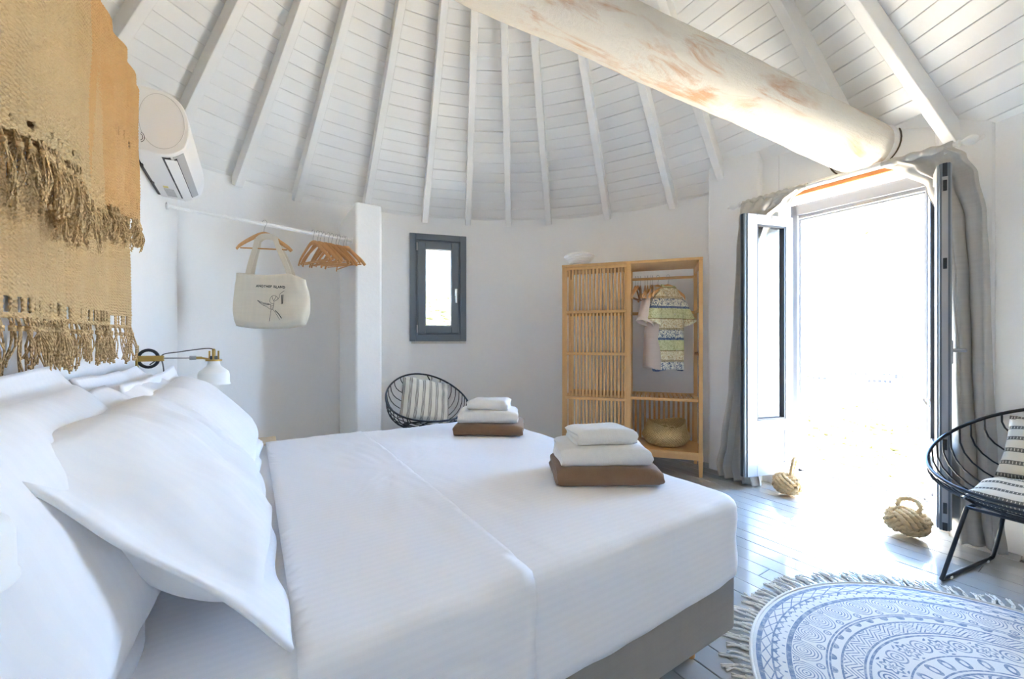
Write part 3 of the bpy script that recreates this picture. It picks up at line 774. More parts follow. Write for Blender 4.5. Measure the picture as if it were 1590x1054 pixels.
# ---------------- air conditioner
r = thing('air_conditioner', 'white wall-mounted air conditioner above the bed head', 'air conditioner', W(uW, 2.456, 2.02), TH)
LEN = .74
prof = [(.018, 0), (.10, -.008), (.150, -.004)]                       # underside
prof += [(.197, .028), (.214, .062), (.222, .11), (.221, .16), (.212, .205), (.192, .245), (.160, .272), (.12, .284), (.018, .285)]
sm_ = [(p.x, p.y) for p in catmull([Vector((a, b, 0)) for a, b in prof], 4)]
def acx(p, q, a): return (p, a, q)
MB().prism(sm_, 0.008, LEN-.008, acx).build('body', WPLA, r, smooth=True, bevel=.003)
MB().bb(.002, .020, .01, LEN-.01, .004, .281).build('back_plate', DARKP, r, bevel=.004)
def inset_prof(k): c = (.115, .142); return [(c[0]+(a-c[0])*k, c[1]+(b-c[1])*k) for a, b in sm_]
for y0, y1 in ((0.0, .009), (LEN-.009, LEN)):
    MB().prism(sm_, y0, y1, acx).build('end_cap', WPLA, r, smooth=True, bevel=.004)
ov = [(.118+.088*math.cos(t)*(1 if math.cos(t) > 0 else .85), .142+.125*math.sin(t)) for t in np.linspace(0, 2*PI, 41)[:-1]]
MB().tube([(a, -.0005, b) for a, b in ov], .0014, 5, closed=True).build('cap_seam', simple('seam_grey', (.62, .62, .62), .5), r, smooth='all')
for rr in (.016, .010): MB().tube([(.048+rr*math.cos(t), -.001, .052+rr*1.4*math.sin(t)) for t in np.linspace(-1.35, 1.35, 14)], .0011, 5).build('knockout_mark', DARKP, r, smooth='all')
# outlet slot with an open louvre under the front
sl = MB(); sl.hexa([(.118, .035, -.010), (.150, .035, -.0075), (.150, LEN-.05, -.0075), (.118, LEN-.05, -.010), (.118, .035, -.004), (.150, .035, -.002), (.150, LEN-.05, -.002), (.118, LEN-.05, -.004)]); sl.build('air_slot', DARKP, r)
sl = MB(); sl.hexa([(.160, .035, -.003), (.199, .035, .026), (.199, LEN-.05, .026), (.160, LEN-.05, -.003), (.156, .035, .003), (.195, .035, .032), (.195, LEN-.05, .032), (.156, LEN-.05, .003)]); sl.build('outlet_grille', simple('outlet_grey', (.45, .455, .46), .5), r)
sl = MB(); sl.hexa([(.162, .06, -.006), (.172, .06, .001), (.172, LEN-.07, .001), (.162, LEN-.07, -.006), (.160, .06, .0), (.170, .06, .006), (.170, LEN-.07, .006), (.160, LEN-.07, 0)]); sl.build('outlet_opening', DARKP, r)
sl = MB(); sl.hexa([(.130, .03, -.022), (.172, .05, -.012), (.172, LEN-.06, -.012), (.130, LEN-.03, -.022), (.130, .03, -.018), (.172, .05, -.008), (.172, LEN-.06, -.008), (.130, LEN-.03, -.018)]); sl.build('louvre', WPLA, r, bevel=.001)
for y in (.17, .39, .60): MB().bb(.118, .150, y, y+.012, -.0115, -.0085).build('slot_vane', simple('vane_grey', (.2, .2, .2), .6), r)
MB().bb(.055, .100, LEN-.20, LEN-.055, -.0095, -.0065).build('rating_label', simple('label_grey', (.50, .50, .50), .6, nscale=160, namt=.35), r)
MB().bb(.058, .080, LEN-.245, LEN-.215, -.0095, -.0068).build('warning_label', simple('label_yellow', (.70, .62, .25), .6), r)
for y in (.20, .47): MB().bb(.012, .024, y, y+.022, -.004, .006).build('clip', DARKP, r)

# ---------------- hanging rail in the niche, hangers, tote bag
H0, H1 = W(uW, 3.46, 2.035), W(.753, 3.80, 2.035)
r = thing('hanging_rail', 'slim white clothes rail spanning the wall niche', 'rail', H0)
d = (H1-H0); L = d.length; r.rotation_euler.z = math.atan2(d.y, d.x)
MB().tube([(0, 0, 0), (L, 0, 0)], .0125, 16).build('rod', WHITE, r, smooth=True)
for x in (.004, L-.012): MB().lathe([(.024, 0), (.024, .008), (.014, .012)], 18, M=Matrix.Rotation(PI/2, 3, 'Y'), c=(x, 0, 0)).build('flange', WHITE, r, smooth=True)
def hanger(label, top, rz, tilt=0.0, group=None, w=.44, dp=1.0):
    """wooden hanger; top = point on the rail, local x across the shoulders"""
    r = thing('clothes_hanger', label, 'hanger', top, rot=(0, tilt, rz), group=group)
    zc = -.088
    hk = [(0, .0, zc+.005), (0, 0, zc+.045)]+[(.0+.019*math.cos(a), 0, -.006+.021*math.sin(a)) for a in np.linspace(-1.2, 3.6, 14)]
    hk = [(0, 0, zc), (0, 0, -.050), (.008, 0, -.030)]+[(.019*math.cos(a), 0, -.004+.020*math.sin(a)) for a in np.linspace(-.7, 3.5, 14)]
    MB().tube(catmull(hk, 3), .0017, 6).build('hook', STEEL, r, smooth='all')
    for s in (-1, 1):
        P = catmull([(0, 0, zc), (s*.045, 0, zc-.012), (s*.12, 0, zc-.050*dp), (s*.185, .004, zc-.088*dp), (s*w/2, .010, zc-.118*dp)], 5)
        mb = MB(); n_ = len(P); R_ = [.019-.007*(i/(n_-1)) for i in range(n_)]
        mb.tube(P, R_, 8, flat=(1.0, .36), up=(0, 0, 1)); mb.build('shoulder', HANGW, r, smooth=True)
    MB().tube([(-w/2+.035, .006, zc-.110*dp), (w/2-.035, .006, zc-.110*dp)], .0055, 8).build('bar', HANGW, r, smooth=True)
    return r
def on_rail(t): return H0.lerp(H1, t) + Vector((0, 0, .0145))
hp = on_rail(.455)
hanger('wooden hanger carrying the canvas tote bag on the niche rail', hp, -.07, .06)
NH = 10
for k in range(NH):
    t = .735+.225*k/(NH-1)+random.uniform(-.006, .006)
    last = (k == NH-1)
    hanger('spare wooden hanger bunched on the niche rail by the stub wall' if not last else 'turned-away wooden hanger at the wall end of the niche rail', on_rail(t), -.42+random.uniform(-.16, .14)-(.35 if last else 0), random.uniform(-.05, .05), 'bunched spare hangers' if not last else None, dp=1.4)
# tote bag
bagp = hp + Vector((.055, -.015, -.395))
CANV = m_linen('canvas', srgb(228, 220, 203), sc=1500)
bag = thing('tote_bag', 'cream canvas tote bag with black print hanging from a wooden hanger', 'bag', bagp, -.07)
BW, BH, BD = .56, .385, .13
def prof_bag(q):     # q 0 bottom .. 1 top : (half width, half depth)
    return BW/2*(.965+.05*math.sin(PI*min(1, q*1.2))-.10*q*q*.0), BD/2*(1-.55*q)*(min(1, .45+q*5))
def bagf(s, q):
    hw, hd = prof_bag(q); a = 2*PI*s; n_ = 5.0
    ca, sa = math.cos(a), math.sin(a); x = hw*math.copysign(abs(ca)**(2/n_), ca); y = hd*math.copysign(abs(sa)**(2/2.6), sa)
    z = -BH+q*BH
    topdrop = .055*smoothstep(.25, .5, x/BW)*q**2 + .012*math.cos(x/BW*PI*2)*q*q
    y += .010*nz(x*9, z*9, 3 if sa > 0 else 8)*min(1, q*4)+.004*nz(x*24+z*8, z*10)
    z += -.03*(1-min(1, q*3))*(1-(x/hw)**2)*.9 + .03*(x/BW) * 0
    return (x+.02*smoothstep(.2, .5, x/BW)*math.sin(PI*q), y, z-topdrop)
MB().grid(bagf, 72, 26, wrap=True).build('bag_body', CANV, bag, smooth='all', solid=.002)
bt = [bagf(k/72, 0) for k in range(72)]; MB().add(bt, [tuple(range(72))]).build('bag_bottom', CANV, bag)
for sgn, yy in ((-1, -.022), (1, .026)):
    for x0, x1 in ((-.165, -.10), (.155, .045)):
        P = catmull([(x0, yy, -.06), (x0+.001, yy*1.0, .0), (x0+(x1-x0)*.35, yy*.8, .10), (x0+(x1-x0)*.8, yy*.6, .20), (x1, yy*.55, .265)], 6)
        MB().bar(P, .038 if True else 0, .003, up=(0, 1, 0)).build('strap', CANV, bag)
    P = catmull([(-.10, yy*.55, .258), (-.06, yy*.6, .282), (.005, yy*.6, .282), (.045, yy*.55, .258)], 6); MB().bar(P, .038, .003, up=(0, 1, 0)).build('strap', CANV, bag)
def bag_y(x, z):     # front face depth at x,z
    q = min(1, max(0, (z+BH)/BH)); hw, hd = prof_bag(q); return -(hd*max(0, 1-abs(x/hw)**5)**.38)-.013
INK = simple('black_print', (.02, .02, .02), .9)
cu = bpy.data.curves.new('lettering', 'FONT'); cu.body = 'ANOTHER ISLAND'; cu.size = .0245; cu.align_x = 'CENTER'; cu.space_character = 1.12; cu.offset = .0009
to = bpy.data.objects.new('lettering_tmp', cu); COL.objects.link(to)
me = bpy.data.meshes.new_from_object(to.evaluated_get(bpy.context.evaluated_depsgraph_get())); bpy.data.objects.remove(to)
for v in me.vertices:
    x, z = v.co.x, v.co.y; zz = -.108+z+.010*nz(x*30, 1)*.4-.06*x; xx = .035+x; v.co = (xx, bag_y(xx, zz)-.001, zz)
link('lettering', me, INK, bag)
def stroke(pts, r_=.0013, name='print_line'):
    P = catmull([(x, bag_y(x, z)-.0005, z) for x, z in pts], 4); return MB().tube(P, r_, 5)
art = MB()
def addst(pts, r_=.0012): 
    P = catmull([(x, bag_y(x, z)-.0005, z) for x, z in pts], 4); art.tube(P, r_, 5)
S0 = .24/100.0
def bp(x, y): return (-.060+(x-300)*S0*.37, -.125-(y-660)*S0*.40)     # crop pixels of the drawing
addst([bp(408, 752), bp(410, 725), bp(425, 708), bp(445, 703), bp(465, 712), bp(478, 732)])
addst([bp(408, 752), bp(425, 765), bp(443, 768)]); addst([bp(443, 740), bp(445, 770)]); addst([bp(425, 710), bp(440, 745)]); addst([bp(460, 708), bp(447, 740)])
addst([bp(478, 732), bp(460, 742), bp(443, 748)]); addst([bp(478, 732), bp(490, 712), bp(495, 690), bp(528, 668)])
addst([bp(300, 738), bp(330, 765), bp(365, 778), bp(412, 770)]); addst([bp(300, 738), bp(345, 755), bp(412, 770)]); addst([bp(305, 745), bp(350, 765), bp(412, 772)], .002); addst([bp(350, 778), bp(385, 790), bp(415, 810)])
addst([bp(418, 768), bp(420, 810)]); addst([bp(443, 768), bp(440, 810)]); addst([bp(420, 810), bp(440, 812)]); addst([bp(422, 780), bp(440, 782)]); addst([bp(422, 792), bp(440, 795)]); addst([bp(421, 804), bp(440, 806)])
addst([bp(425, 812), bp(420, 850), bp(405, 902)]); addst([bp(440, 812), bp(470, 845), bp(500, 888)])
addst([bp(460, 820), bp(490, 845), bp(518, 880)], .0028)
addst([bp(508, 700), bp(509, 770)], .0026); addst([bp(518, 698), bp(519, 768)], .0026)
art.build('printed_drawing', INK, bag, smooth=True)
# ---------------- bamboo wardrobe
fl_, fr_2 = Vector((.468, 3.81)), Vector((1.6, 3.43)); mid = (fl_+fr_2)/2; ax = (fr_2-fl_).normalized()
wr = thing('wardrobe', 'open bamboo wardrobe with a sliding slatted door', 'wardrobe', (mid.x, mid.y, 0), math.atan2(ax.y, ax.x))
WX, WY, WZ = .60, .46, 1.86
def wp(name, *b, mat=BAM, bev=.002, par=wr):
    mb = MB()
    for q in b: mb.bb(*q)
    return mb.build(name, mat, par, bevel=bev, seg=1)
wp('top_panel', (-WX, WX, 0, WY, WZ-.022, WZ))
wp('bottom_panel', (-WX, WX, .012, WY, .185, .207))
wp('apron', (-WX+.03, WX-.03, .018, .036, .140, .186)); wp('apron', (-WX+.03, WX-.03, WY-.03, WY-.012, .140, .186))
def post(x0, x1, y0, y1): wp('post', (x0, x1, y0, y1, .20, WZ-.02))
for x in (-WX, WX-.032):
    for y in (.014, WY-.036): post(x, x+.032, y, y+.032)
for y in (.055, WY-.036): post(-.016, .016, y, y+.03)
for x in (-WX+.016, WX-.016, 0):
    for y in (.030, WY-.022):
        if x == 0 and y < .1: y = .07
        mb = MB(); t0, t1 = .013, .019; s = 1 if y < .2 else -1
        mb.hexa([(x-t0, y-t0, 0), (x+t0, y-t0, 0), (x+t0, y+t0, 0), (x-t0, y+t0, 0), (x-t1, y-t1, .19), (x+t1, y-t1, .19), (x+t1, y+t1, .19), (x-t1, y+t1, .19)]); mb.build('leg', BAM, wr)
for x in (-WX+.005, WX-.027, -.011):
    for z in (.628, 1.036, 1.42): wp('side_rung', (x, x+.022, .046 if x > -.1 or x < -.3 else .085, WY-.036, z-.012, z+.012))
for x in (-WX+.008, WX-.026): wp('top_rung', (x, x+.018, .046, WY-.036, WZ-.075, WZ-.022))
# back and inner uprights
for k in range(16):
    x = -WX+.05+k*(WX*2-.1)/31
    if x < -.03: wp('back_slat', (x, x+.020, WY-.024, WY-.012, .207, 1.83), mat=BAM_D)
for k in range(13):
    x = .035+k*.0435; wp('back_slat', (x, x+.020, WY-.024, WY-.012, .207, .65), mat=BAM_D)
for z in (.645, 1.42): wp('back_rail', (-WX+.03, WX-.03, WY-.036, WY-.022, z-.014, z+.014))
for z in (.645, 1.036, 1.42):      # inner shelves of the closed half
    wp('shelf_rail', (-WX+.03, -.016, .075, .093, z-.012, z+.012))
    for k in range(11): wp('shelf_slat', (-WX+.035, -.02, .10+k*.031, .10+k*.031+.018, z-.006, z+.006), mat=BAM_D)
# slatted shelf in the open half
wp('shelf_rail', (.016, WX-.03, .045, .065, .630, .655)); wp('shelf_rail', (.016, WX-.03, WY-.06, WY-.04, .630, .655))
for k in range(14): wp('shelf_slat', (.030+k*.0395, .030+k*.0395+.021, .060, WY-.05, .642, .655))
# sliding door
dx0, dx1 = -WX+.028, -.018
dr_ = wp('sliding_door', (dx0, dx0+.022, 0, .018, .215, 1.832), (dx1-.022, dx1, 0, .018, .215, 1.832))
DR = dr_
for z in (.225, .628, 1.036, 1.42, 1.822): wp('door_rail', (dx0, dx1, -.004, .012, z-.0125, z+.0125), par=DR)
for k in range(16):
    x = dx0+.030+k*(dx1-dx0-.078)/15; wp('door_slat', (x, x+.0185, .010, .020, .22, 1.825), par=DR)
wp('door_stile', (-.020, .014, -.002, .022, .205, WZ-.02))
ROD_Z, ROD_Y = 1.728, .235
MB().tube([(.014, ROD_Y, ROD_Z), (WX-.02, ROD_Y, ROD_Z)], .0125, 14).build('clothes_rod', BAM, wr, smooth=True)
WM = Matrix.Translation(wr.location) @ Matrix.Rotation(wr.rotation_euler.z, 4, 'Z')
def WL(x, y, z): return WM @ Vector((x, y, z))
wrz = wr.rotation_euler.z
# white folded linen on the inner shelf
o = MB().bb(-.22, .22, -.13, .13, 0, .15).build('linen_box', simple('white_linen_box', (.72, .72, .72), .8, nscale=30, namt=.05), bevel=.02, seg=3)
o.location = WL(-.30, .30, 1.043); o.rotation_euler.z = wrz; tag(o, 'white fabric storage box on the shelf behind the slatted door', 'box')
# hangers on the rod
for k in range(7):
    x = .05+[0, .022, .043, .085, .108, .130, .150][k]
    hanger('spare wooden hanger crowded at the door end of the wardrobe rod', WL(x, ROD_Y, ROD_Z+.0145), wrz+PI/2+random.uniform(-.28, .10)+.05, random.uniform(-.04, .04), 'spare hangers in the wardrobe', w=.40)
def shirt(label, x, rz, mat, seed, s=1.0, L=.78, w=.50, buttons=True):
    top = WL(x, ROD_Y, ROD_Z+.0145)
    hanger('wooden hanger inside the '+('patterned' if buttons else 'beige')+' shirt', top, rz, 0.0, None, w=.40)
    r = thing('shirt', label, 'shirt', top, rz); z0 = -.085
    def body(t, q):        # q 0 top .. 1 hem ; t around
        a = 2*PI*t; ca, sa = math.cos(a), math.sin(a)
        if q < .16: k = q/.16; hw = .055+(w/2-.055)*(k**.8); z = z0-.01-.115*k**1.15
        else: k = (q-.16)/.84; hw = w/2*(1-.16*smoothstep(0, .18, k))+.008*math.sin(k*5+seed); z = z0-.125-(L-.125)*k
        dp = .030+.055*smoothstep(.05, .4, q)+.012*q
        x_ = hw*math.copysign(abs(ca)**.75, ca); y_ = dp*math.copysign(abs(sa)**.8, sa)
        fold = smoothstep(.25, .9, q)*(.020*math.sin(3*a+seed+1.2*math.sin(q*3))+.012*math.sin(7*a+seed*2))+.006*nz(x_*14+seed, z*9)
        return (x_*(1+fold*1.2), y_*(1+fold*6)+.012*nz(x_*7, z*5, seed), z+.012*math.sin(2*a+seed)*smoothstep(.8, 1, q))
    MB().grid(body, 64, 46, wrap=True).build('shirt_body', mat, r, smooth='all', solid=.002)
    for sd in (-1, 1):
        # sleeve from the shoulder point outwards and down
        a0 = Vector((sd*(w/2-.05), 0, z0-.150)); a1 = Vector((sd*(w/2+.030), -.03, z0-.345))
        ax_ = (a1-a0).normalized(); s1 = Vector((0, 1, 0)); s2 = ax_.cross(s1).normalized()
        def sl(t, q):
            a = 2*PI*t; p = a0.lerp(a1, q); ra = .070+.010*q; rb = .048+.014*q
            return p+s2*ra*math.cos(a)*(1+.06*math.sin(3*a+seed))+s1*rb*math.sin(a)*(1+.1*math.sin(2*a+seed+q*2))
        sv = MB().grid(sl, 30, 10, wrap=True).build('sleeve', mat, r, smooth='all', solid=.002)
        def cf(t, q): 
            p = Vector(sl(t, .86+.15*q)); c = a0.lerp(a1, .86+.15*q); return c+(p-c)*1.045
        MB().grid(cf, 30, 3, wrap=True).build('cuff', mat, sv, smooth='all', solid=.003)
    # collar leaves
    for sd in (-1, 1):
        mb = MB(); mb.add([(sd*.052, .02, z0+.012), (sd*.060, -.020, z0-.006), (sd*.012, -.060, z0-.070), (sd*.060, -.058, z0-.105), (sd*.085, -.030, z0-.045)], [(0, 1, 4), (1, 2, 4), (2, 3, 4)]); mb.build('collar', mat, r, solid=.004, smooth='all')
    mb = MB(); mb.grid(lambda t, q: (.054*math.cos(PI*t), .03+.016*math.sin(PI*t), z0-.012+.028*q), 12, 3); mb.build('collar_band', mat, r, solid=.004, smooth='all')
    if buttons:
        def pl(t, q):
            p = Vector(body(.75, .17+.82*q)); return (p.x+(t-.5)*.032, min(p.y, Vector(body(.75+(t-.5)*.03, .17+.82*q)).y)-.004, p.z)
        MB().grid(pl, 3, 30).build('placket', mat, r, smooth='all', solid=.002)
        for k in range(6):
            p = Vector(pl(.5, .04+k*.17)); MB().lathe([(.006, 0), (.006, .003), (0, .003)], 12, M=Matrix.Rotation(PI/2, 3, 'X'), c=p).build('button', simple('shell_button', (.5, .47, .4), .4), r)
    return r
# printed cloth
t = NT('printed_cloth'); co = t.coord(); x, y, z = t.xyz(co)
q = t.M('FRACT', t.M('MULTIPLY', t.M('ADD', z, 5.0+.045), 1/.285)); wob = t.M('MULTIPLY', t.M('SUBTRACT', t.noise(co, 12, 2, .5), .5), .02); q = t.M('ADD', q, wob)
CRM, OLV, BLU, TAN = srgb(228, 224, 205), srgb(206, 206, 160), srgb(52, 76, 120), srgb(170, 134, 72)
basec = t.ramp(q, [(0, srgb(224, 216, 186)), (.33, OLV), (.66, CRM)], 'CONSTANT')
n1 = t.noise(t.mapping(co, (95, 95, 60)), 1, 4, .7, 1.0); blot = t.ramp(n1, [(.50, 0), (.55, 1)])
mot = t.ramp(q, [(0, TAN), (.33, srgb(146, 150, 96)), (.66, BLU)], 'CONSTANT')
c = t.mix(t.M('MULTIPLY', blot, t.ramp(q, [(0, .75), (.33, .6), (.66, .95)], 'CONSTANT')), basec, mot)
ln = t.M('MAXIMUM', t.M('COMPARE', q, .33, .014), t.M('MAXIMUM', t.M('COMPARE', q, .985, .014), t.M('COMPARE', q, .03, .012)))
sea_ = t.M('COMPARE', q, .70, .035); c = t.mix(t.M('MULTIPLY', sea_, .85), c, BLU); c = t.mix(t.M('MULTIPLY', ln, .75), c, srgb(124, 104, 60))
t.bump(t.noise(co, 200, 3, .6), .2, .001); PRINT = t.set(c, .85, spec=.15)
BEI = m_linen('beige_linen', srgb(205, 188, 174), sc=1500)
shirt('plain beige short-sleeved shirt hanging behind the patterned one', .248, wrz+.80, BEI, 2.0, L=.75, w=.33, buttons=False)
shirt('cream olive and blue palm-print short-sleeved shirt in the wardrobe', .335, wrz+.66, PRINT, 5.0, L=.77, w=.34)
# basket on the wardrobe floor
BSK = NT('seagrass'); co = BSK.coord(); x, y, z = BSK.xyz(co); ang = BSK.M('ARCTAN2', y, x)
wv = BSK.M('MULTIPLY', BSK.M('SINE', BSK.M('MULTIPLY', ang, 46)), BSK.M('SINE', BSK.M('MULTIPLY', z, 300))); n1 = BSK.noise(co, 120, 3, .6)
cB = BSK.mix(n1, srgb(150, 116, 68), srgb(232, 202, 148)); BSK.bump(BSK.M('ADD', wv, n1), .8, .006); BSK.set(cB, .8, spec=.2)
bk = thing('belly_basket', 'round folded seagrass belly basket on the wardrobe floor', 'basket', WL(.315, .225, .207), wrz)
prof = [(.01, .004), (.12, .003), (.165, .022), (.195, .062), (.207, .088), (.200, .108), (.178, .150), (.165, .195), (.163, .218)]
def bf(s, t):
    k = t*(len(prof)-1); i = min(int(k), len(prof)-2); f = k-i; r_ = prof[i][0]+(prof[i+1][0]-prof[i][0])*f; z = prof[i][1]+(prof[i+1][1]-prof[i][1])*f; a = 2*PI*s
    up = smoothstep(.10, .22, z); z += up*(-.035*math.cos(2*a)*0+.018*math.sin(2*a+.6)-.030*max(0, -math.sin(a)))
    return (r_*1.0*math.cos(a)*(1+.02*math.sin(3*a)), r_*.82*math.sin(a), z)
MB().grid(bf, 60, 30, wrap=True).build('basket_body', BSK.m, bk, smooth='all', solid=.006)
rim = [Vector(bf(k/60, 1)) for k in range(60)]; MB().tube(rim, .006, 6, closed=True).build('rim', BSK.m, bk, smooth='all')
for s0, sg in ((.72, 1), (.80, -1)):
    p = Vector(bf(s0, .98)); MB().tube(catmull([p, p+Vector((-.02*sg, -.014, .025)), p+Vector((.03*sg, -.022, .030)), p+Vector((.055*sg, -.015, .0))], 6), .004, 6).build('handle_tie', BSK.m, bk, smooth='all')
# ribbed bowl on top
bw = thing('ribbed_bowl', 'small white ribbed ceramic bowl on top of the wardrobe', 'bowl', WL(-.46, .15, WZ))
pr = [(.0, 0), (.062, 0)]
for k in range(6): pr += [(.066+.0135*k, .006+.0165*k), (.078+.0135*k, .012+.0165*k), (.077+.0135*k, .019+.0165*k)]
pr += [(.135, .110), (.05, .02), (0, .018)]
MB().lathe(pr, 40).build('bowl', simple('white_ceramic', (.78, .77, .74), .6), bw, smooth=True)

# ---------------- wire chairs
def wire_chair(label, cx, cy, front, group):
    r = thing('wire_chair', label, 'chair', (cx, cy, 0), math.atan2(front[1], front[0]), group)   # local +x = front
    zb, zf = .80, .455; hl, hw = .395, .375
    def rim(a): # a=0 front, pi back
        x = hl*math.cos(a); y = hw*math.sin(a)*(1+.03*math.cos(a)); z = zf+(zb-zf)*(.5-.5*math.cos(a))
        return Vector((x-.02, y, z+.02*math.cos(2*a)))
    MB().tube([rim(2*PI*k/64) for k in range(64)], .0085, 8, closed=True).build('rim', BLACK, r, smooth='all')
    def spine(x): # lowest line of the bowl
        t = (x+.415)/.79; return .345 + .41*(1-smoothstep(0, .55, t))**1.5 + .105*smoothstep(.62, 1.0, t)
    def rib(x0, rr=.0042, nm='rib', lean=0.0):
        ca = max(-1, min(1, (x0+.02)/hl)); a = math.acos(ca); p = rim(a); P = []
        zs = spine(x0+lean)
        for k in range(17):
            t = -PI/2+PI*k/16; y = p.y*math.sin(t); f = math.cos(t)**.75 if abs(math.cos(t)) > 1e-6 else 0
            P.append((p.x+lean*f, y, p.z+(zs-p.z)*f))
        MB().tube(P, rr, 6).build(nm, BLACK, r, smooth='all')
    for k in range(15):
        rib(-.375+k*.050, lean=.05*(1-k/14))
    for yy, nm in ((-.16, 'support_bar'), (.16, 'support_bar')):
        ab = PI-math.asin(.12/hw); af = math.asin(.10/hw)
        P = [rim(ab if yy > 0 else 2*PI-ab)]
        for x in np.linspace(-.30, .28, 10): 
            p = rim(math.acos((x+.02)/hl)); fy = abs(yy)/max(.17, p.y); P.append(Vector((x, yy, spine(x)+(p.z-spine(x))*(1-math.sqrt(max(0, 1-min(1, fy)**2)))-.008)))
        P.append(rim(af if yy > 0 else -af)); MB().tube(catmull(P, 3), .0065, 8).build(nm, BLACK, r, smooth='all')
    for s in (-1, 1):
        P = [(.225, s*.17, .372), (.285, s*.235, .02), (.275, s*.24, .0085), (-.225, s*.24, .0085), (-.24, s*.235, .02), (-.185, s*.17, .375)]
        MB().tube(catmull([P[0], (.23, s*.175, .345), (.255, s*.205, .18), (.278, s*.232, .035), (.268, s*.24, .0105), (.20, s*.24, .0095), (0, s*.24, .0095), (-.16, s*.24, .0095), (-.222, s*.24, .0105), (-.235, s*.233, .035), (-.21, s*.20, .19), (-.185, s*.175, .352), P[5]], 5), .0085, 8).build('leg_frame', BLACK, r, smooth='all')
        for x in (.20, -.17): MB().box((x, s*.24, .006), (.022, .022, .012)).build('glide', WPLA, r, bevel=.003)
        MB().tube([P[0], (0, s*.17, .372), P[5]], .0075, 8).build('seat_rail', BLACK, r, smooth='all')
    for x in (.225, -.185): MB().tube([(x, -.17, .373), (x, .17, .373)], .0075, 8).build('cross_rail', BLACK, r, smooth='all')
    return r
f1, f2 = Vector((.50, -.866)), Vector((-.92, -.38)).normalized()
C1, C2 = Vector((-.775, 3.79)), Vector((2.405, 1.845))
wire_chair('black wire bucket chair by the back wall below the small window', C1.x, C1.y, f1, 'black wire chairs')
wire_chair('black wire bucket chair beside the balcony door and the rug', C2.x, C2.y, f2, 'black wire chairs')
def cushion_at(label, c, f, dx, dz, tilt, mat, seed, w=.44, h=.42, t=.13, roll=0, name='striped_cushion', **kw):
    r = thing(name, label, 'cushion', (c.x+f.x*dx, c.y+f.y*dx, dz))
    ez = Vector((f.x, f.y, 0)); ey = Vector((0, 0, 1)); ex = ey.cross(ez); B = Matrix((ex, ey, ez)).transposed()
    r.rotation_euler = (B @ Matrix.Rotation(-math.radians(tilt), 3, 'X') @ Matrix.Rotation(math.radians(roll), 3, 'Z')).to_euler()
    link('cover', pillow_mesh('cover', w, h, t, .0, seed, n=34, **kw), mat, r); return r
cushion_at('cream cushion with fine black stripes on the chair below the window', C1, f1, -.085, .595, 42, m_stripes('striped_cotton', 0, .062), 4, roll=-15, w=.46, h=.47)
SD = m_stripes('dashed_cotton', 1, .062, dash=True, dark=(40, 38, 36), light=(224, 216, 198))
cushion_at('cream cushion with dashed black stripes propped in the chair by the door', C2, f2, -.17, .62, 30, SD, 8, w=.36, h=.34, t=.11)
cushion_at('cream dashed-stripe cushion lying on the seat of the chair by the door', C2, f2, .09, .455, 84, SD, 12, w=.36, h=.34, t=.09)

# ---------------- rug
RCX, RCY, RRD = 1.60, 1.115, .82
rug = thing('round_rug', 'round cream rug with blue-grey mandala print and knotted fringe', 'rug', (RCX, RCY, 0))
t = NT('mandala_print'); co = t.coord(); x, y, z = t.xyz(co); rr = t.M('SQRT', t.M('ADD', t.M('MULTIPLY', x, x), t.M('MULTIPLY', y, y))); an = t.M('ADD', t.M('ARCTAN2', y, x), PI)
def ring(r0, w_): return t.M('COMPARE', rr, r0, w_)
def zone(a, b): return t.M('MULTIPLY', t.M('GREATER_THAN', rr, a), t.M('LESS_THAN', rr, b))
def AND(*a):
    o_ = a[0]
    for b in a[1:]: o_ = t.M('MULTIPLY', o_, b)
    return o_
def OR(*a):
    o_ = a[0]
    for b in a[1:]: o_ = t.M('MAXIMUM', o_, b)
    return o_
def cell(N, off=0.0): return t.M('SUBTRACT', t.M('FRACT', t.M('ADD', t.M('MULTIPLY', an, N/(2*PI)), off)), .5)      # -.5..5
def fr(v): return t.M('FRACT', v)
def dist(a, b): return t.M('SQRT', t.M('ADD', t.M('MULTIPLY', a, a), t.M('MULTIPLY', b, b)))
def lt(a, b): return t.M('LESS_THAN', a, b)
def gt(a, b): return t.M('GREATER_THAN', a, b)
masks = [ring(.795, .008), ring(.752, .003), ring(.700, .008), ring(.588, .003), ring(.578, .003), ring(.545, .0035), ring(.482, .0035), ring(.468, .004), ring(.365, .003), ring(.30, .003), ring(.285, .004), ring(.20, .003), ring(.10, .003)]
rl = t.M('SUBTRACT', rr, .755); aN = t.M('MULTIPLY', an, 62/(2*PI))
masks.append(AND(zone(.755, .788), OR(lt(fr(t.M('ADD', aN, t.M('MULTIPLY', rl, 30))), .13), lt(fr(t.M('SUBTRACT', aN, t.M('MULTIPLY', rl, 30))), .13))))
c1 = cell(96); masks.append(AND(zone(.712, .749), OR(lt(t.M('ABSOLUTE', t.M('SUBTRACT', rr, t.M('ADD', .742, t.M('MULTIPLY', t.M('MULTIPLY', c1, c1), -.05)))), .0028), lt(dist(t.M('MULTIPLY', c1, .047), t.M('SUBTRACT', rr, .744)), .009), AND(lt(rr, .722), lt(t.M('ABSOLUTE', c1), .07)))))
c2 = cell(34); d2 = dist(t.M('MULTIPLY', c2, .155), t.M('MULTIPLY', t.M('SUBTRACT', rr, .655), 1.25)); masks.append(AND(zone(.595, .690), lt(fr(t.M('MULTIPLY', d2, 78)), .36), lt(d2, .075)))
c3 = cell(34, .5); d3 = dist(t.M('MULTIPLY', c3, .112), t.M('SUBTRACT', rr, .607)); masks.append(AND(lt(d3, .017), gt(t.M('SINE', t.M('MULTIPLY', d3, 700)), -.2)))
